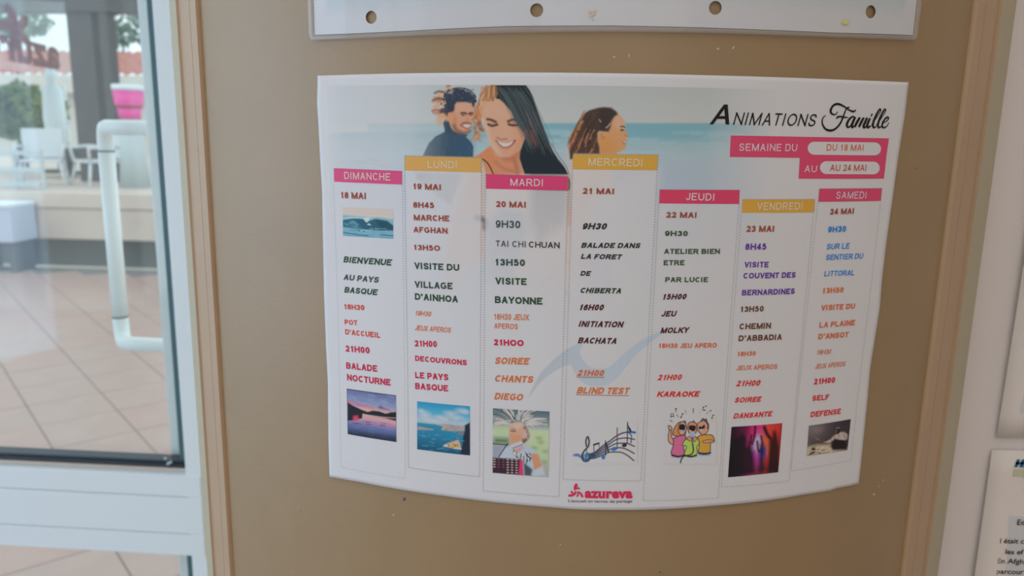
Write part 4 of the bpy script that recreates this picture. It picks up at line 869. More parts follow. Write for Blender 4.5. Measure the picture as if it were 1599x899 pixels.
# --- headline
hl = ptext('A', 'T2', 75, 440, 385, 443, 312, (20, 14, 16), sheet, bold=.012, it=.28, name='headline')
ptext('NIMATIONS', 'P', 1143, 194.8, 1275, 197.4, 19.6, (22, 14, 14), hl, bold=.006, it=.22)
def ribbon(cr, pts, w0, name='script_lettering', parent=None, seen=(22, 14, 14), wmin=.45, off=.00022, widths=None):
    P_ = catmull(UVp(cr, pts), 7); n = len(P_)
    if widths is None: wt = np.sin(np.linspace(0.15, math.pi - .15, n)) * (1 - wmin) + wmin
    else: wt = np.interp(np.linspace(0, 1, n), np.linspace(0, 1, len(widths)), widths)
    d = np.gradient(P_, axis=0); d /= np.linalg.norm(d, axis=1)[:, None] + 1e-12; nn = np.stack([-d[:, 1], d[:, 0]], 1) * (w0 * MM / 2 * wt)[:, None]
    a, b = P_ + nn, P_ - nn; V = np.concatenate([surf(a[:, 0], a[:, 1], off), surf(b[:, 0], b[:, 1], off)]); return V, [(i, i + 1, n + i + 1, n + i) for i in range(n - 1)]
VV, FF = [], []
for pts, w, ws in (([(465, 300), (430, 345), (385, 355), (340, 325), (330, 270), (370, 190), (440, 152), (500, 158), (570, 190), (640, 235), (700, 275), (760, 295), (800, 280), (808, 255)], 2.2, [.5, .6, .8, 1.1, 1.4, 1.2, 1.2, 1.1, .9, .8, .8, 1.1, .8, .4]),
                   ([(690, 212), (655, 225), (620, 265), (590, 340), (560, 420), (520, 510), (460, 590), (390, 645), (310, 660), (230, 630), (180, 560), (165, 480), (185, 410), (235, 370)], 2.2, [.6, .9, .8, .9, 1, 1.1, 1.1, 1.2, 1.2, 1.1, .9, .8, .6, .5]),
                   ([(438, 440), (460, 405), (510, 390), (570, 405), (655, 410)], 1.9, [.6, 1.2, 1, 1, .6]),
                   ([(795, 410), (750, 395), (690, 440), (645, 520), (645, 580), (680, 595), (730, 540), (790, 430)], 2.4, [.7, .8, 1.2, 1.4, 1.2, .8, .6, .8]),
                   ([(800, 400), (760, 490), (735, 560), (745, 595), (790, 570)], 3, [1, 1.2, 1.2, 1, .4]),
                   ([(885, 415), (840, 490), (790, 590)], 3, [1, 1.2, 1]), ([(795, 580), (840, 480), (880, 415), (895, 430)], 1.2, [1, 1, 1, 1]),
                   ([(960, 420), (920, 490), (870, 595)], 3, [1, 1.2, 1]), ([(880, 580), (925, 480), (960, 420), (975, 435)], 1.2, [1, 1, 1, 1]),
                   ([(1030, 415), (990, 500), (960, 570), (975, 600), (1020, 580)], 3, [1, 1.2, 1.2, 1, .4]), ([(960, 570), (995, 480), (1035, 415)], 1.1, [1, 1, 1]),
                   ([(1085, 425), (1045, 510), (1030, 575), (1050, 600), (1100, 570)], 3, [1, 1.2, 1.2, 1, .4]), ([(1105, 355), (1125, 372)], 3.4, [1, 1]),
                   ([(1110, 560), (1190, 440), (1260, 330), (1290, 270), (1265, 255), (1215, 340), (1160, 460), (1140, 560), (1160, 605), (1205, 580)], 2.3, [.5, .5, .6, .8, 1, 1.2, 1.4, 1.4, 1, .5]),
                   ([(1205, 560), (1290, 440), (1360, 330), (1385, 270), (1360, 260), (1310, 345), (1260, 460), (1235, 560), (1255, 605), (1300, 580)], 2.3, [.5, .5, .6, .8, 1, 1.2, 1.4, 1.4, 1, .5]),
                   ([(1330, 520), (1400, 480), (1440, 430), (1420, 405), (1370, 440), (1325, 520), (1320, 590), (1360, 605), (1410, 570), (1450, 500)], 2, [.6, .7, .9, 1, 1.2, 1.4, 1.3, .9, .7, .4])):
    V_, F_ = ribbon('T3', pts, w * 1.18, widths=ws); b = sum(len(v) for v in VV); VV.append(V_); FF += [tuple(k + b for k in f) for f in F_]
mesh('script_lettering', np.concatenate(VV), FF, ink((22, 14, 14), 1330), sheet)['label'] = 'black handwriting style headline word'

# --- programme entries
BR, DG, DS, CM, RD, OR, ORT, MR, DB = (134, 62, 54), (38, 66, 50), (50, 70, 68), (170, 30, 70), (186, 66, 66), (208, 112, 66), (196, 108, 68), (64, 30, 38), (120, 58, 40)
GB, RE2, PU, CH, BL, O2 = (46, 66, 44), (184, 48, 48), (78, 44, 116), (84, 50, 38), (34, 100, 156), (190, 96, 60)
B, N, L_ = .030, .014, .002
E = {'dimanche': [('18 MAI', 'C1', 133, 618, 253, 623, 31, BR, B, 0), ('BIENVENUE', 'C4', 137, 110, 424, 130, 36, DG, B, .25), ('AU PAYS', 'C4', 137, 212, 348, 230, 33, DS, B, .25), ('BASQUE', 'C4', 142, 286, 341, 303, 34, DG, B, .25),
     ('18H30', 'C4', 143, 384, 260, 391, 31, RD, B, 0), ('POT', 'C4', 145, 473, 219, 478, 29, RD, B, 0), ("D'ACCUEIL", 'C4', 148, 531, 352, 552, 31, RD, B, 0), ('21H00', 'C4', 150, 631, 291, 643, 36, CM, B, 0),
     ('BALADE', 'C4', 154, 731, 335, 750, 37, CM, B, 0), ('NOCTURNE', 'C4', 155, 799, 413, 831, 37, CM, B, 0)],
 'lundi': [('19 MAI', 'M4', 70, 158, 263, 166, 41, BR, B, 0), ('8H45', 'M4', 70, 288, 215, 292, 40, BR, B, 0), ('MARCHE', 'M4', 72, 377, 323, 385, 41, BR, B, 0), ('AFGHAN', 'M4', 72, 461, 315, 471, 40, BR, B, 0), ('13H5O', 'M4', 75, 585, 258, 592, 38, BR, B, 0),
     ('VISITE DU', 'C4', 551, 148, 814, 160, 38, DS, B, 0), ('VILLAGE', 'C4', 553, 257, 775, 268, 38, DS, B, 0), ("D'AINHOA", 'C4', 555, 328, 806, 345, 38, DG, B, 0), ('18H30', 'C4', 555, 420, 653, 427, 29, ORT, .018, .25), ('JEUX APEROS', 'C4', 554, 507, 768, 522, 30, ORT, .018, .2),
     ('21H00', 'C4', 555, 601, 684, 606, 36, CM, B, 0), ('DECOUVRONS', 'C4', 556, 685, 858, 712, 31, CM, B, 0), ('LE PAYS', 'C4', 557, 786, 750, 800, 36, CM, B, 0), ('BASQUE', 'C4', 557, 850, 749, 865, 36, CM, B, 0)],
 'mardi': [('20 MAI', 'M4', 650, 283, 858, 289, 42, BR, B, 0), ('9H30', 'M4', 648, 428, 820, 433, 52, (52, 66, 68), .02, 0), ('TAI CHI', 'M4', 648, 560, 858, 566, 42, (56, 54, 54), .011, 0), ('CHUAN', 'M4', 880, 567, 1100, 573, 42, (46, 44, 44), .018, 0),
     ('13H50', 'C6', 116, 118, 276, 122, 36, DS, B, 0), ('VISITE', 'C6', 115, 219, 285, 224, 36, DG, B, 0), ('BAYONNE', 'C6', 114, 321, 370, 330, 37, DG, B, 0), ('18H30 JEUX', 'C6', 110, 410, 299, 415, 32, ORT, .018, 0), ('APEROS', 'C6', 110, 458, 237, 463, 29, ORT, .018, 0),
     ('21HOO', 'C6', 108, 549, 269, 554, 33, CM, .034, 0), ('SOIREE', 'C6', 112, 649, 304, 654, 36, OR, B, .25), ('CHANTS', 'C6', 111, 745, 325, 752, 36, OR, B, .25), ('DIEGO', 'C6', 110, 841, 270, 848, 36, OR, B, .25)],
 'mercredi': [('21 MAI', 'M5', 134, 191, 353, 194, 41, DB, B, 0), ('9H30', 'M5', 128, 440, 310, 441, 44, (40, 40, 42), .034, .3), ('BALADE DANS', 'M5', 122, 569, 543, 572, 36, (40, 44, 40), .034, .3), ('LA FORET', 'M5', 120, 647, 412, 651, 35, (40, 44, 40), .034, .3), ('DE', 'M5', 116, 765, 195, 767, 34, (36, 48, 40), .034, .3),
     ('CHIBERTA', 'M5', 114, 886, 412, 890, 37, (34, 50, 38), .034, .3), ('16H00', 'C6', 568, 360, 706, 361, 32, MR, .034, .3), ('INITIATION', 'C6', 564, 449, 815, 453, 32, MR, .034, .3), ('BACHATA', 'C6', 560, 538, 777, 542, 32, MR, .034, .3),
     ('21H00', 'C6', 556, 714, 707, 716, 33, O2, .03, .3), ('BLIND TEST', 'C6', 554, 809, 843, 813, 35, OR, .03, .3)],
 'jeudi': [('22 MAI', 'M5', 719, 358, 931, 360, 40, DB, B, 0), ('9H30', 'M5', 710, 487, 870, 488, 37, GB, B, 0), ('ATELIER BIEN', 'M5', 704, 612, 1100, 612, 36, GB, B, 0), ('ETRE', 'M5', 701, 692, 848, 692, 36, GB, B, 0), ('PAR LUCIE', 'M5', 712, 810, 1012, 810, 35, GB, B, 0),
     ('15H00', 'R1', 127, 328, 273, 326, 33, MR, .034, .28), ('JEU', 'R1', 119, 427, 213, 426, 33, MR, .034, .28), ('MOLKY', 'R1', 113, 524, 287, 522, 33, MR, .034, .28), ('18H30 JEU APERO', 'R1', 107, 611, 445, 608, 28, O2, B, 0), ('21H00', 'R1', 98, 799, 245, 797, 33, RE2, B, .28), ('KARAOKE', 'R2', 109, 83, 402, 81, 37, (196, 50, 44), .034, .28)],
 'vendredi': [('23 MAI', 'C3', 273, 777, 411, 776, 31, DB, B, 0), ('8H45', 'C3', 267, 867, 372, 866, 32, PU, B, 0), ('VISITE', 'R1', 605, 140, 747, 139, 33, PU, B, 0), ('COUVENT DES', 'R1', 600, 205, 905, 199, 33, PU, B, 0), ('BERNARDINES', 'R1', 592, 304, 900, 294, 33, PU, B, 0),
     ('13H50', 'R1', 584, 401, 718, 397, 33, CH, B, 0), ('CHEMIN', 'R1', 577, 502, 765, 496, 34, CH, B, 0), ("D'ABBADIA", 'R1', 572, 571, 825, 562, 34, CH, B, 0), ('18H30', 'R1', 567, 659, 672, 655, 27, O2, B, 0), ('JEUX APEROS', 'R1', 560, 741, 798, 732, 28, O2, .02, 0), ('21H00', 'R1', 556, 835, 703, 831, 34, RE2, B, .28),
     ('SOIREE', 'R2', 632, 123, 817, 115, 35, RE2, .034, .28), ('DANSANTE', 'R2', 624, 230, 891, 213, 35, RE2, .034, .28)],
 'samedi': [('24 MAI', 'C3', 692, 690, 811, 686, 29, DB, B, 0), ('9H30', 'C3', 682, 780, 772, 776, 30, BL, B, 0), ('SUR LE', 'C3', 675, 865, 790, 860, 28, BL, .02, .1), ('SENTIER DU', 'R1', 1082, 97, 1300, 88, 32, BL, .02, .1), ('LITTORAL', 'R1', 1073, 192, 1250, 185, 31, BL, .02, .1),
     ('13H50', 'R1', 1064, 292, 1186, 286, 32, OR, B, 0), ('VISITE DU', 'R1', 1054, 392, 1252, 381, 32, O2, B, 0), ('LA PLAINE', 'R1', 1045, 493, 1252, 477, 32, O2, B, 0), ("D'ANSOT", 'R1', 1038, 560, 1214, 547, 32, O2, B, 0), ('18H30', 'R1', 1030, 650, 1113, 645, 28, (178, 98, 66), .018, .1), ('JEUX APEROS', 'R1', 1019, 733, 1197, 716, 28, (178, 98, 66), .018, .1),
     ('21H00', 'R1', 1012, 824, 1135, 813, 33, (176, 30, 50), B, 0), ('SELF', 'R2', 1157, 111, 1270, 102, 36, RE2, B, 0), ('DEFENSE', 'R2', 1146, 221, 1349, 198, 37, RE2, B, 0)]}
for day, rows in E.items():
    for (t, cr, xl, yl, xr, yr, cap, c, bd, it) in rows:
        ptext(t, cr, xl, yl, xr, yr, cap, c, sheet, bold=bd, it=it, name='text_line')
for q in ([(552, 719), (706, 721), (706, 724), (552, 722)], [(550, 814), (836, 819), (836, 822), (550, 817)]):
    bar('C6', q, (130, 70, 50), 'underline', None, (6, 2), .0002)
# --- dotted borders of the day boxes
BX = [[(521, 262), (628, 267), (633, 747), (533, 729)], [(632, 243), (752, 246), (749, 744), (638, 729.5)], [(758, 271), (887, 275), (873, 775), (754.6, 766)],
      [(895, 240), (1027.5, 241.5), (1000.6, 750.3), (879, 748)], [(1030, 295.5), (1155, 296.2), (1121.5, 777), (1004, 781)], [(1159, 311), (1272, 311), (1232, 750.4), (1126, 760)], [(1279, 294.5), (1377, 293.5), (1328.6, 718), (1235, 735)]]
for qi, q in enumerate(BX):
    Q = UVp('P', q); V, Fc = [], []
    for a, b in ((0, 1), (1, 2), (2, 3), (3, 0)):
        d = Q[b] - Q[a]; L0 = np.linalg.norm(d); d = d / L0; n_ = int(L0 / .00125); nn = np.array([-d[1], d[0]])
        for k in range(n_):
            c = Q[a] + d * (k + .5) * L0 / n_; r = .00021
            if qi in (0,) : r = .00015
            k0 = len(V)
            for sx, sy2 in ((-1, -1), (1, -1), (1, 1), (-1, 1)): p_ = c + d * sx * r + nn * sy2 * r; V.append(surf(p_[0], p_[1], .00018))
            Fc.append((k0, k0 + 1, k0 + 2, k0 + 3))
    tag(mesh('dotted_border', V, Fc, ink((120, 116, 122), q[0][0]), sheet), kind='stuff')
# --- footer logo
lg = ptext('azureva', 'L', 440, 414, 1432, 421, 122, (186, 40, 78), sheet, bold=.050, name='logo', ref=_xh, spacing=1.06)
LV, LF = [], []
for pts in ([(262, 118), (295, 160), (280, 205), (245, 235), (232, 270), (215, 250), (212, 190), (235, 145)], [(335, 248), (330, 218), (295, 205), (250, 235), (240, 265), (290, 238)],
            [(92, 392), (110, 355), (160, 345), (215, 350), (262, 335), (225, 375), (170, 398)], [(160, 262), (148, 300), (180, 340), (240, 345), (262, 320), (215, 320), (175, 295)],
            [(262, 400), (285, 350), (290, 300), (315, 300), (318, 345), (300, 395)], [(295, 292), (345, 300), (385, 345), (412, 408), (370, 408), (340, 345)], [(225, 290), (255, 285), (280, 300), (262, 318), (235, 312)]):
    q = catmull(UVp('L', pts), 4, True); c = q.mean(0); b = len(LV); LV.append(surf(c[0], c[1], .00022)); LV += [surf(a[0], a[1], .00022) for a in q]; k = len(q)
    LF += [(b, b + 1 + i, b + 1 + (i + 1) % k) for i in range(k)]
mesh('logo_pinwheel', LV, LF, ink((180, 40, 78), 910), lg)
ptext("L'accueil en terres de partage", 'L', 95, 510, 1428, 517, 54, (96, 54, 84), lg, bold=.010)

# ------------------------------------------------------------------ plastic pocket with a sheet, above
PU0, PV0, PROT = .0236339, .054859 , .0263876
def plift(u, v): return .0012 + 0 * np.asarray(u, float)
pk = tag(empty('document_pocket', (0, COL_D, CAM_Z + .12)), 'clear punched plastic pocket holding a pale printed sheet, above the programme', 'document pocket')
hol = [UVp('P', [q], plift)[0] for q in ((579.6, 27), (838, 16), (1117, 12.3), (1359.5, 18.4))]
pe = UVp('P', [(491, 55), (1425.5, 53)], plift); pin = UVp('P', [(491.5, 54.5), (560, 52), (640, 48), (790, 41), (900, 40), (960, 40), (1060, 42), (1180, 46), (1300, 51), (1425.5, 55)], plift)
pot = UVp('P', [(484, 64), (560, 61), (640, 57), (790, 52), (900, 50.5), (1000, 50.5), (1100, 52), (1240, 56.5), (1340, 60), (1430, 64)], plift)
def punched(name, eL, eR, botf, top, m, off, parent, cols=None, rad=.0029):
    V, Fc, idx = [], [], {}
    def vt(u, v):
        k = (round(u, 7), round(v, 7))
        if k not in idx: idx[k] = len(V); V.append((u, v))
        return idx[k]
    us = set(np.linspace(eL, eR, 100).tolist()); cell = .0042
    us = [u for u in us if all(abs(u - h[0]) > cell * 1.02 for h in hol)] + [h[0] + sg * cell for h in hol for sg in (-1, 0, 1)]; us = sorted(us)
    for a, b in zip(us, us[1:]):
        um = (a + b) / 2; hh = [h for h in hol if abs(um - h[0]) < cell]
        def colm(v00, v01, v10, v11, n):   # between a (v00..v01) and b (v10..v11)
            for k in range(n):
                t0, t1 = k / n, (k + 1) / n
                Fc.append((vt(a, v00 + (v01 - v00) * t0), vt(b, v10 + (v11 - v10) * t0), vt(b, v10 + (v11 - v10) * t1), vt(a, v00 + (v01 - v00) * t1)))
        if hh:
            h = hh[0]; lo, hi = h[1] - cell, h[1] + cell; colm(botf(a), lo, botf(b), lo, 3); colm(hi, top, hi, top, 24)
            sgn = 1 if um > h[0] else -1; N_ = 12
            A0 = np.linspace(-math.pi / 2, math.pi / 2, N_ + 1)
            for k in range(N_):
                q = []
                for t in (A0[k], A0[k + 1]):
                    cx_, sx_ = math.cos(t), math.sin(t); sc = cell / max(abs(cx_), abs(sx_)); q.append((h[0] + sgn * cx_ * rad, h[1] + sx_ * rad)); q.append((h[0] + sgn * min(cx_ * sc, cell), h[1] + sx_ * sc))
                Fc.append((vt(*q[0]), vt(*q[1]), vt(*q[3]), vt(*q[2])))
        else: colm(botf(a), top, botf(b), top, 30)
    V = np.array(V); c = cols(V) if cols is not None else None
    return mesh(name, surf(V[:, 0], V[:, 1], off, plift), Fc, m, parent, False, c)
bi = lambda u: float(np.interp(u, pin[:, 0], pin[:, 1])); bo = lambda u: float(np.interp(u, pot[:, 0], pot[:, 1]))
ptop = float(pin[0, 1]) + .212
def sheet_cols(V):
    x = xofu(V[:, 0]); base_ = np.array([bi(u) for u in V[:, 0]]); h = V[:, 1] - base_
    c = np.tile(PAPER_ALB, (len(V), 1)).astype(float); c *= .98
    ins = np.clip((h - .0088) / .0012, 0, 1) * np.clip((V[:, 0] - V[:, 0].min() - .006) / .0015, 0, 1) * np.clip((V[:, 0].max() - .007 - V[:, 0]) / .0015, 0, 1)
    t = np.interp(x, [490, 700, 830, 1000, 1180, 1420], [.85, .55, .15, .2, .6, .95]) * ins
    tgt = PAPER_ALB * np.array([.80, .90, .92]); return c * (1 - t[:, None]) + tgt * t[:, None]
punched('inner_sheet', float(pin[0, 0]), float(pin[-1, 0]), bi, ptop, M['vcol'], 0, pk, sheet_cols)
punched('clear_film', float(pin[0, 0]) - .0028, float(pin[-1, 0]) + .0022, lambda u: bo(u) + .0006, ptop + .004, M['film'], .0003, pk)
# welded edge: a slightly raised rounded band along the bottom and both sides
def band(path_in, path_out, off, hgt, m, name):
    V, Fc = [], []; n = len(path_in)
    prof = [(0, 0), (.12, hgt), (.5, hgt * .6), (.88, hgt), (1, 0)]
    for a, b in zip(path_in, path_out):
        for t, h in prof: q = a * (1 - t) + b * t; V.append(surf(q[0], q[1], off + h, plift))
    k = len(prof)
    for i in range(n - 1):
        for j in range(k - 1): Fc.append((i * k + j, i * k + j + 1, (i + 1) * k + j + 1, (i + 1) * k + j))
    return mesh(name, V, Fc, m, pk, True)
L0, R0 = float(pin[0, 0]), float(pin[-1, 0]); Lo, Ro = L0 - .0034, R0 + .0026
inn, out = [], []
for v in np.linspace(ptop, bi(L0) + .002, 20): inn.append((L0 - .0002, v)); out.append((Lo, v))
for a in np.linspace(math.pi, 1.5 * math.pi, 8)[1:-1]: inn.append((L0, bi(L0) - .0003)); out.append((Lo + .004 + .004 * math.cos(a), bo(Lo) + .004 + .004 * math.sin(a)))
for u in np.linspace(L0 + .003, R0 - .003, 80): inn.append((u, bi(u) - .0003)); out.append((u, bo(u)))
for a in np.linspace(1.5 * math.pi, 2 * math.pi, 8)[1:-1]: inn.append((R0, bi(R0) - .0003)); out.append((Ro - .003 + .003 * math.cos(a), bo(Ro) + .003 + .003 * math.sin(a)))
for v in np.linspace(bi(R0) + .002, ptop, 20): inn.append((R0 + .0002, v)); out.append((Ro, v))
band(np.array(inn), np.array(out), .0002, .0006, M['filmedge'], 'welded_edge')
def stain(pts, c, nm):
    q = UVp('P', pts, plift); cc = q.mean(0); V = [surf(cc[0], cc[1], .00034, plift)] + [surf(a, b, .00034, plift) for a, b in q]; k = len(q)
    return mesh(nm, V, [(0, i + 1, (i + 1) % k + 1) for i in range(k)], ink(c, 1000), pk)
stain([(1313, 36), (1319, 31), (1327, 36), (1320, 39.5)], (160, 154, 84), 'green_smudge')
for c_, r_ in (((921, 19), 3.0), ((927, 22), 2.6), ((923, 25), 2.4), ((930, 17), 1.8)):
    t = np.linspace(0, 2 * math.pi, 9)[:-1]; stain([(c_[0] + r_ * math.cos(a), c_[1] + r_ * math.sin(a)) for a in t], (158, 138, 128), 'brown_smudge')
stain([(925, 30.5), (926.5, 30), (927, 31.5), (925.5, 32)], (80, 60, 54), 'brown_smudge')

# ------------------------------------------------------------------ notices on the white wall
WY = .474
def wmap(cr, pts, Y=WY - .001): x, y = px(cr, pts); a, b = onY(x, y, Y); return np.stack([a, b], -1)
CR['K'] = (1500, 680, 4.105)
def notice(name, x0, x1, z0, z1, label, curl):
    r = tag(empty(name, ((x0 + x1) / 2, WY, z0)), label, 'notice', 'notices on the white wall')
    nu, nv = 14, 20; V = []
    for b in np.linspace(0, 1, nv):
        for a in np.linspace(0, 1, nu): V.append((x0 + (x1 - x0) * a, WY - .0010 - curl * (max(0, .25 - a) * 4) ** 2 * (.5 + .5 * math.sin(3 * b)), z0 + (z1 - z0) * b))
    i = np.arange(nu * nv).reshape(nv, nu); o = mesh('paper', V, np.stack([i[:-1, :-1], i[:-1, 1:], i[1:, 1:], i[1:, :-1]], -1).reshape(-1, 4), M['doc'], r, True)
    s_ = o.modifiers.new('thickness', 'SOLIDIFY'); s_.thickness = .0003; s_.offset = -1; return r
q = wmap('P', [(1557, 682.5), (1588, 350), (1550, 700), (1527, 899)], WY - .003)
xl1 = float(q[0, 0]); xl2 = float(q[2, 0])
n1 = notice('notice_sheet', xl1, xl1 + .21, q[0, 1], q[0, 1] + .297, 'white notice with pale blue print, upper sheet on the wall right of the column', .0032)
n2 = notice('notice_sheet', xl2, xl2 + .21, q[2, 1] - .297, q[2, 1] - .001, 'white notice headed in blue capitals, lower sheet on the wall right of the column', .0032)
box('printed_panel', xl1 + .0115, xl1 + .19, WY - .0022, WY - .0016, q[0, 1] + .016, q[0, 1] + .2, M['docblue'], n1)
box('printed_panel', xl2 + .008, xl2 + .2, WY - .0022, WY - .0016, q[2, 1] - .20, q[2, 1] - .045, M['docblue'], n2)
for t, xl, yl, xr, yr, cap, m_, bd in (('HI', 345, 202, 432, 204, 50, 'tblue', .05), ('Ed', 362, 572, 412, 573, 34, 'tdark', .012), ('Il était c', 240, 688, 405, 692, 30, 'tdark', .012), ('les ef', 287, 758, 402, 762, 30, 'tdark', .012), ('En Afgh', 232, 817, 402, 822, 30, 'tdark', .012), ('parcour', 228, 884, 404, 888, 30, 'tdark', .012)):
    qq, Fc, _ = text(t, 'K', xl, yl, xr, yr, cap, (0, 0, 0), None, bold=bd, mapper=lambda c, p_: wmap(c, p_, WY - .0026), m=M[m_], it=.2 if t == 'HI' else 0)
    mesh('text_line', np.stack([qq[:, 0], np.full(len(qq), WY - .0026), qq[:, 1]], -1), Fc, M[m_], n2)
qy = wmap('K', [(340, 215), (440, 262)], WY - .002); box('yellow_strip', qy[0, 0], qy[1, 0], WY - .0025, WY - .0023, qy[1, 1], qy[0, 1], M['yellow'], n2)

# ------------------------------------------------------------------ outside
def oy(x, y, Y): a, b = onY(x, y, Y); return float(a), float(b)
tw = tag(empty('terrace_wall', (-5, 7.4, 0)), 'low beige terrace wall with dark recessed base beyond the tiled path', 'wall')
box('dark_base', -14, 2, 7.45, 7.6, 0, .29, M['dark'], tw); box('wall_face', -14, 2, 7.35, 16, .29, .60, M['stone'], tw, .01); box('coping', -14, 2, 7.33, 16, .605, .76, M['stone'], tw, .01)
tag(box('ground', -40, 30, 7.6, 60, -.1, .0, M['stone']), kind='structure')
# canopy, posts
cn = tag(empty('canopy', (-5, 9, .76)), 'grey timber canopy on two posts outside the door', 'canopy')
zc = oy(60, 20, 9)[1]; box('canopy_beam', -13, 0, 8.9, 9.1, zc, zc + .7, M['timber'], cn); box('canopy_roof', -13, 0, 8.8, 10.0, zc + .7, zc + .8, M['timber'], cn)
for a, b in ((113, 151), (163, 176)):
    x0, _ = oy(a, 60, 9); x1, _ = oy(b, 60, 9); box('post', x0, x1, 8.92, 9.08, .762, zc, M['timber'], cn, .005)
# building with tiled roof
bd = tag(empty('building', (-12, 20, 0)), 'long low house with red tiled roof across the terrace', 'building')
zr, ze = oy(60, 82, 22)[1], oy(60, 118, 20)[1]
V = []; Fc = []
for k in range(60):
    xa, xb = -22 + k * .28, -22 + (k + 1) * .28 - .03; b = len(V)
    V += [(xa, 19.6, ze), (xb, 19.6, ze), (xb, 22, zr), (xa, 22, zr), ((xa + xb) / 2, 19.6, ze + .08), ((xa + xb) / 2, 22, zr + .08)]; Fc += [(b, b + 4, b + 5, b + 3), (b + 4, b + 1, b + 2, b + 5)]
tag(mesh('roof_tiles', V, Fc, M['roof'], bd), kind='stuff')
box('fascia', -22, -5.2, 19.5, 19.7, ze - .45, ze, M['facade'], bd); box('facade', -22, -5.2, 19.9, 22, 0, ze - .1, M['facade'], bd)
for k in range(6): box('window', -20 + k * 2.4, -19 + k * 2.4, 19.85, 19.95, 1.1, 2.2, M['dark'], bd)
# foliage: lumpy crowns of leaf cards
def foliage(name, c, r, m, label, cat, n=420, leaf=.12, zb=0, grp=None):
    rt = tag(empty(name, (c[0], c[1], zb)), label, cat, grp); V, Fc = [], []; rg = np.random.default_rng(abs(hash(label)) % 1000 if False else len(label) * 7 + int(c[0] * 10) % 50)
    for k in range(n):
        d = rg.normal(size=3); d /= np.linalg.norm(d); q = np.array(c) + d * np.array(r) * rg.uniform(.45, 1) ** .5; a = rg.normal(size=3); a /= np.linalg.norm(a); b = np.cross(a, rg.normal(size=3)); b /= np.linalg.norm(b); s = leaf * rg.uniform(.6, 1.3); k0 = len(V)
        V += [q - a * s, q + b * s * .5, q + a * s, q - b * s * .5]; Fc.append((k0, k0 + 1, k0 + 2, k0 + 3))
    o = mesh('foliage', V, Fc, m, rt); tag(o, kind='stuff')
    bm = bmesh.new(); tube(bm, [(c[0], c[1], zb), (c[0] + .03, c[1], (zb + c[2]) * .5), (c[0], c[1], c[2])], [.08, .06, .03], 8); from_bm('stem', bm, M['timber'], rt)
a = oy(28, 185, 11); foliage('hedge', (a[0], 11, a[1] + .10), (.75, .4, .40), M['leaf'], 'olive green hedge left of the closed parasols', 'hedge', 900, .10, .78)
a = oy(190, 50, 26); foliage('tree', (a[0], 26, a[1] + .2), (1.1, .8, .7), M['leaf2'], 'hazy tree between the canopy post and the door stile', 'tree', 420, .16, grp=None)
a = oy(20, 45, 26); foliage('tree', (a[0], 26, a[1] + .2), (1.4, .8, .5), M['leaf2'], 'hazy tree above the red roof at far left', 'tree', 300, .18)
# closed parasols
def parasol(x, y0, y1, Y, w, label):
    X0, zt = oy(x, y0, Y); _, zb = oy(x, y1, Y); r = tag(empty('closed_parasol', (X0, Y, .76)), label, 'parasol'); hh = zt - zb
    bm = bmesh.new(); tube(bm, [(X0, Y, zt), (X0, Y, zt - .04 * hh), (X0, Y, zt - .13 * hh), (X0, Y, zt - .2 * hh), (X0, Y, zt - .26 * hh), (X0, Y, zt - .6 * hh), (X0, Y, zb)], [w * .2, w * .5, w * .5, w * .3, w * .85, w, w * .7], 16); from_bm('folded_canopy', bm, M['canvas'], r, True)
    bm = bmesh.new(); tube(bm, [(X0, Y, .78), (X0, Y, zb + .02)], .025, 10); from_bm('pole', bm, M['rail'], r, True); bm = bmesh.new(); tube(bm, [(X0, Y, .76), (X0, Y, .80)], .2, 20); from_bm('base', bm, M['dark'], r)
parasol(78, 104, 236, 10.6, .15, 'closed white parasol left of the bright panel'); parasol(131, 122, 226, 10.4, .12, 'closed white parasol in front of the broad canopy post')
x0, z1 = oy(88, 134, 12); x1, z0 = oy(110, 222, 12)
pn = tag(empty('display_panel', ((x0 + x1) / 2, 12, .76)), 'bright white upright panel between the closed parasols', 'panel'); box('panel_board', x0, x1, 11.98, 12.02, z0, z1, M['canvas'], pn, .005)
for xx_ in (x0 + .02, x1 - .04): box('panel_leg', xx_, xx_ + .02, 11.99, 12.01, .76, z0, M['rail'], pn)
# pink tub
x0, z1 = oy(178, 141, 8.2); x1, _ = oy(222, 141, 8.2); _, zm = oy(200, 165, 8.2); _, z0 = oy(200, 186, 8.2); xc, rw = (x0 + x1) / 2, (x1 - x0) / 2
pt = tag(empty('plant_tub', (xc, 8.2, .76)), 'bright pink tub with a white rim on a pale stand', 'tub')
bm = bmesh.new(); tube(bm, [(xc, 8.2, z0), (xc, 8.2, zm - .005)], [rw * .68, rw * .8], 28); from_bm('lower_bowl', bm, M['pink'], pt, True)
bm = bmesh.new(); tube(bm, [(xc, 8.2, zm - .02), (xc, 8.2, zm + .02), (xc, 8.2, z1)], [rw * .82, rw * .9, rw], 28); from_bm('upper_bowl', bm, M['pink'], pt, True)
bm = bmesh.new(); tube(bm, [(xc, 8.2, zm - .02), (xc, 8.2, zm + .01)], rw * .86, 28); from_bm('band', bm, M['brown'], pt, True)
bm = bmesh.new(); tube(bm, [(xc, 8.2, z1), (xc, 8.2, z1 + .06)], rw * 1.03, 28); from_bm('rim', bm, M['canvas'], pt, True)
bm = bmesh.new(); tube(bm, [(xc, 8.2, .76), (xc, 8.2, z0)], [.16, .1], 20); from_bm('stand', bm, M['rail'], pt, True)
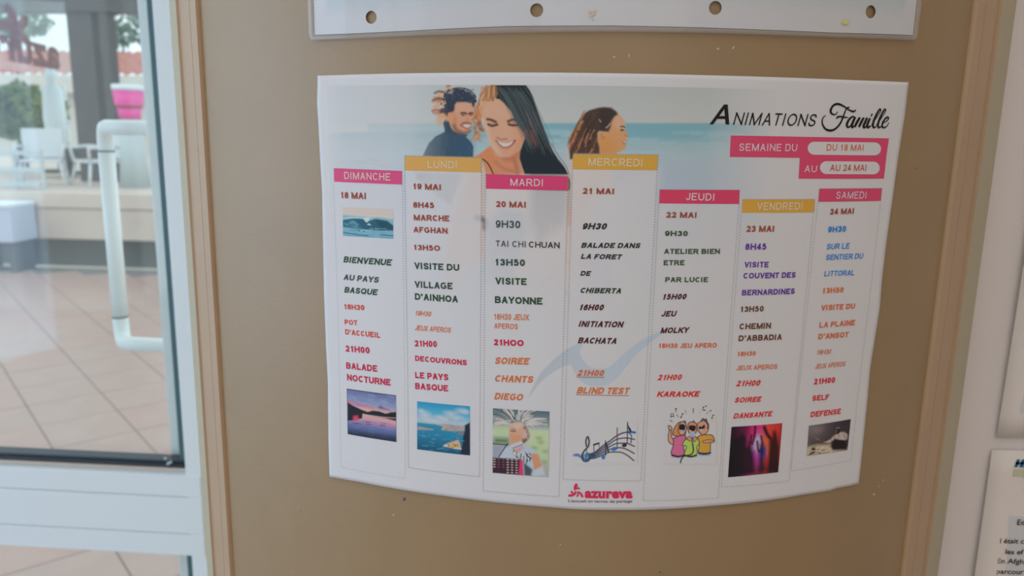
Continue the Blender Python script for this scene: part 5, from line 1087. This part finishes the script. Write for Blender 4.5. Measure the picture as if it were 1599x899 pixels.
# railing
rl = tag(empty('railing', (-6.5, 7.5, .76)), 'pale metal terrace railing with three bars at far left', 'railing')
for y in (236, 262, 285):
    xa, z_ = oy(-60, y, 7.6); xb, _ = oy(64, y, 7.6); box('bar', xa, xb, 7.58, 7.62, z_ - .03, z_ + .02, M['rail'], rl, .004)
for x in (-50, 20, 63): xa, z_ = oy(x, 233, 7.6); box('post', xa - .015, xa + .015, 7.585, 7.615, .76, z_, M['rail'], rl, .003)
# terrace chairs
def chair(x, Y, rz, label):
    X0, _ = oy(x, 290, Y); r = tag(empty('terrace_chair', (X0, Y, .76)), label, 'chair', 'white terrace chairs'); ca, sa = math.cos(rz), math.sin(rz)
    def T(p): return (X0 + p[0] * ca - p[1] * sa, Y + p[0] * sa + p[1] * ca, .76 + p[2])
    bm = bmesh.new(); bbox(bm, -.2, .2, -.2, .2, .26, .29, .01); [setattr(v, 'co', Vector(T(v.co))) for v in bm.verts]; from_bm('seat', bm, M['plastic'], r)
    for sx in (-1, 1):
        for sy2 in (-1, 1): bm = bmesh.new(); tube(bm, [T((sx * .23, sy2 * .22, 0)), T((sx * .18, sy2 * .17, .27))], .016, 8); from_bm('leg', bm, M['plastic'], r, True)
        bm = bmesh.new(); tube(bm, [T((sx * .2, -.18, .28)), T((sx * .23, -.2, .42)), T((sx * .23, 0, .44)), T((sx * .2, .2, .42))], .018, 8); from_bm('armrest', bm, M['plastic'], r, True)
    bm = bmesh.new(); bbox(bm, -.2, .2, .19, .22, .3, .62, .01); [setattr(v, 'co', Vector(T(v.co))) for v in bm.verts]; from_bm('backrest', bm, M['plastic'], r)
chair(70, 8.15, .5, 'white terrace chair right of the railing end'); chair(158, 8.3, -.6, 'white terrace chair nearer the door handle')
tb = tag(empty('terrace_table', (0, 9.7, .762)), 'dark round terrace table behind the white chairs', 'table'); X0, zt = oy(108, 232, 9.7); tb.location.x = X0
bm = bmesh.new(); tube(bm, [(X0, 9.7, zt - .12), (X0, 9.7, zt)], .40, 28); from_bm('table_top', bm, M['dark'], tb); bm = bmesh.new(); tube(bm, [(X0, 9.7, .762), (X0, 9.7, zt - .12)], .05, 12); from_bm('pedestal', bm, M['dark'], tb)
x0, z1 = oy(-30, 318, 7.2); x1, z0 = oy(50, 384, 7.2)
bb = tag(empty('bench_box', ((x0 + x1) / 2, 7.1, 0)), 'pale blue bench box in front of the terrace wall', 'bench'); box('bench_body', x0, x1, 6.95, 7.3, .30, z1, M['blueboard'], bb, .01); box('bench_lid', x0, x1, 6.93, 7.31, z1, z1 + .03, M['canvas'], bb, .006)
for xx_ in (x0 + .04, x1 - .1): box('bench_foot', xx_, xx_ + .06, 7.0, 7.28, 0, .30, M['dark'], bb)
# glazed screen outside with mirrored lettering
sc_ = tag(empty('glass_screen', (-2.6, 3.4, 0)), 'side glass screen with dark red lettering seen from behind', 'glass screen')
az = math.radians(13.5); dn = np.array([-math.sin(az), math.cos(az)])      # runs away from the camera
p0 = ray(90, 90); p0 = p0[:2] / np.hypot(*p0[:2]) * 4.2
def onS(x, y):
    d = ray(x, y); A2 = np.array([[d[0], -dn[0]], [d[1], -dn[1]]]); t, s = np.linalg.solve(A2, p0); return s, CAM_Z + d[2] * t
def SP(s, z, o=0): return (p0[0] + dn[0] * s + dn[1] * o, p0[1] + dn[1] * s - dn[0] * o, z)
s_l, _ = onS(-60, 60); s_r, _ = onS(104, 60)
V = [SP(s_l, 1.62), SP(s_r, 1.62), SP(s_r, 2.6), SP(s_l, 2.6)] + [SP(s_l, 1.62, .008), SP(s_r, 1.62, .008), SP(s_r, 2.6, .008), SP(s_l, 2.6, .008)]
mesh('glass_pane', V, [(0, 1, 2, 3), (7, 6, 5, 4), (0, 4, 5, 1), (3, 2, 6, 7), (1, 5, 6, 2), (0, 3, 7, 4)], M['clear'], sc_)
gv, gf = glyphs('azureva', .045, 0, 1.05); gx1 = gv[:, 0].max()
sa_, za = onS(89, 107); _, zt_ = onS(89, 79); sz_, _ = onS(14, 90); scale_ = (zt_ - za) / _xh
full = gv[:, 0] / gx1; wid = (sa_ - sz_) / .47
mesh('lettering', [SP(sa_ - f * wid, za + y * scale_, .012) for f, y in zip(full, gv[:, 1])], gf, M['vinyl'], sc_)
V, Fc = [], []
s_w = (1.12 - p0[1]) / dn[1]; bm = bmesh.new(); tube(bm, [SP(s_w, 2.62, .004), SP(s_r, 2.62, .004)], .025, 10); from_bm('top_rail', bm, M['rail'], sc_, True)
cs_, cz_ = onS(20, 44)
for k in range(5):
    a = k / 5 * 2 * math.pi + .4; c0 = (cs_, cz_)
    b = len(V)
    for t, w_ in ((.02, .03), (.12, .07), (.22, .06), (.3, .0)):
        for sg in (-1, 1): V.append(SP(c0[0] + t * math.cos(a + t) * wid * .55 + sg * w_ * math.sin(a) * wid * .55, c0[1] + t * math.sin(a + t) * wid * .34 - sg * w_ * math.cos(a) * wid * .34, .012))
    for j in range(3): Fc.append((b + 2 * j, b + 2 * j + 1, b + 2 * j + 3, b + 2 * j + 2))
mesh('emblem', V, Fc, M['vinyl'], sc_)
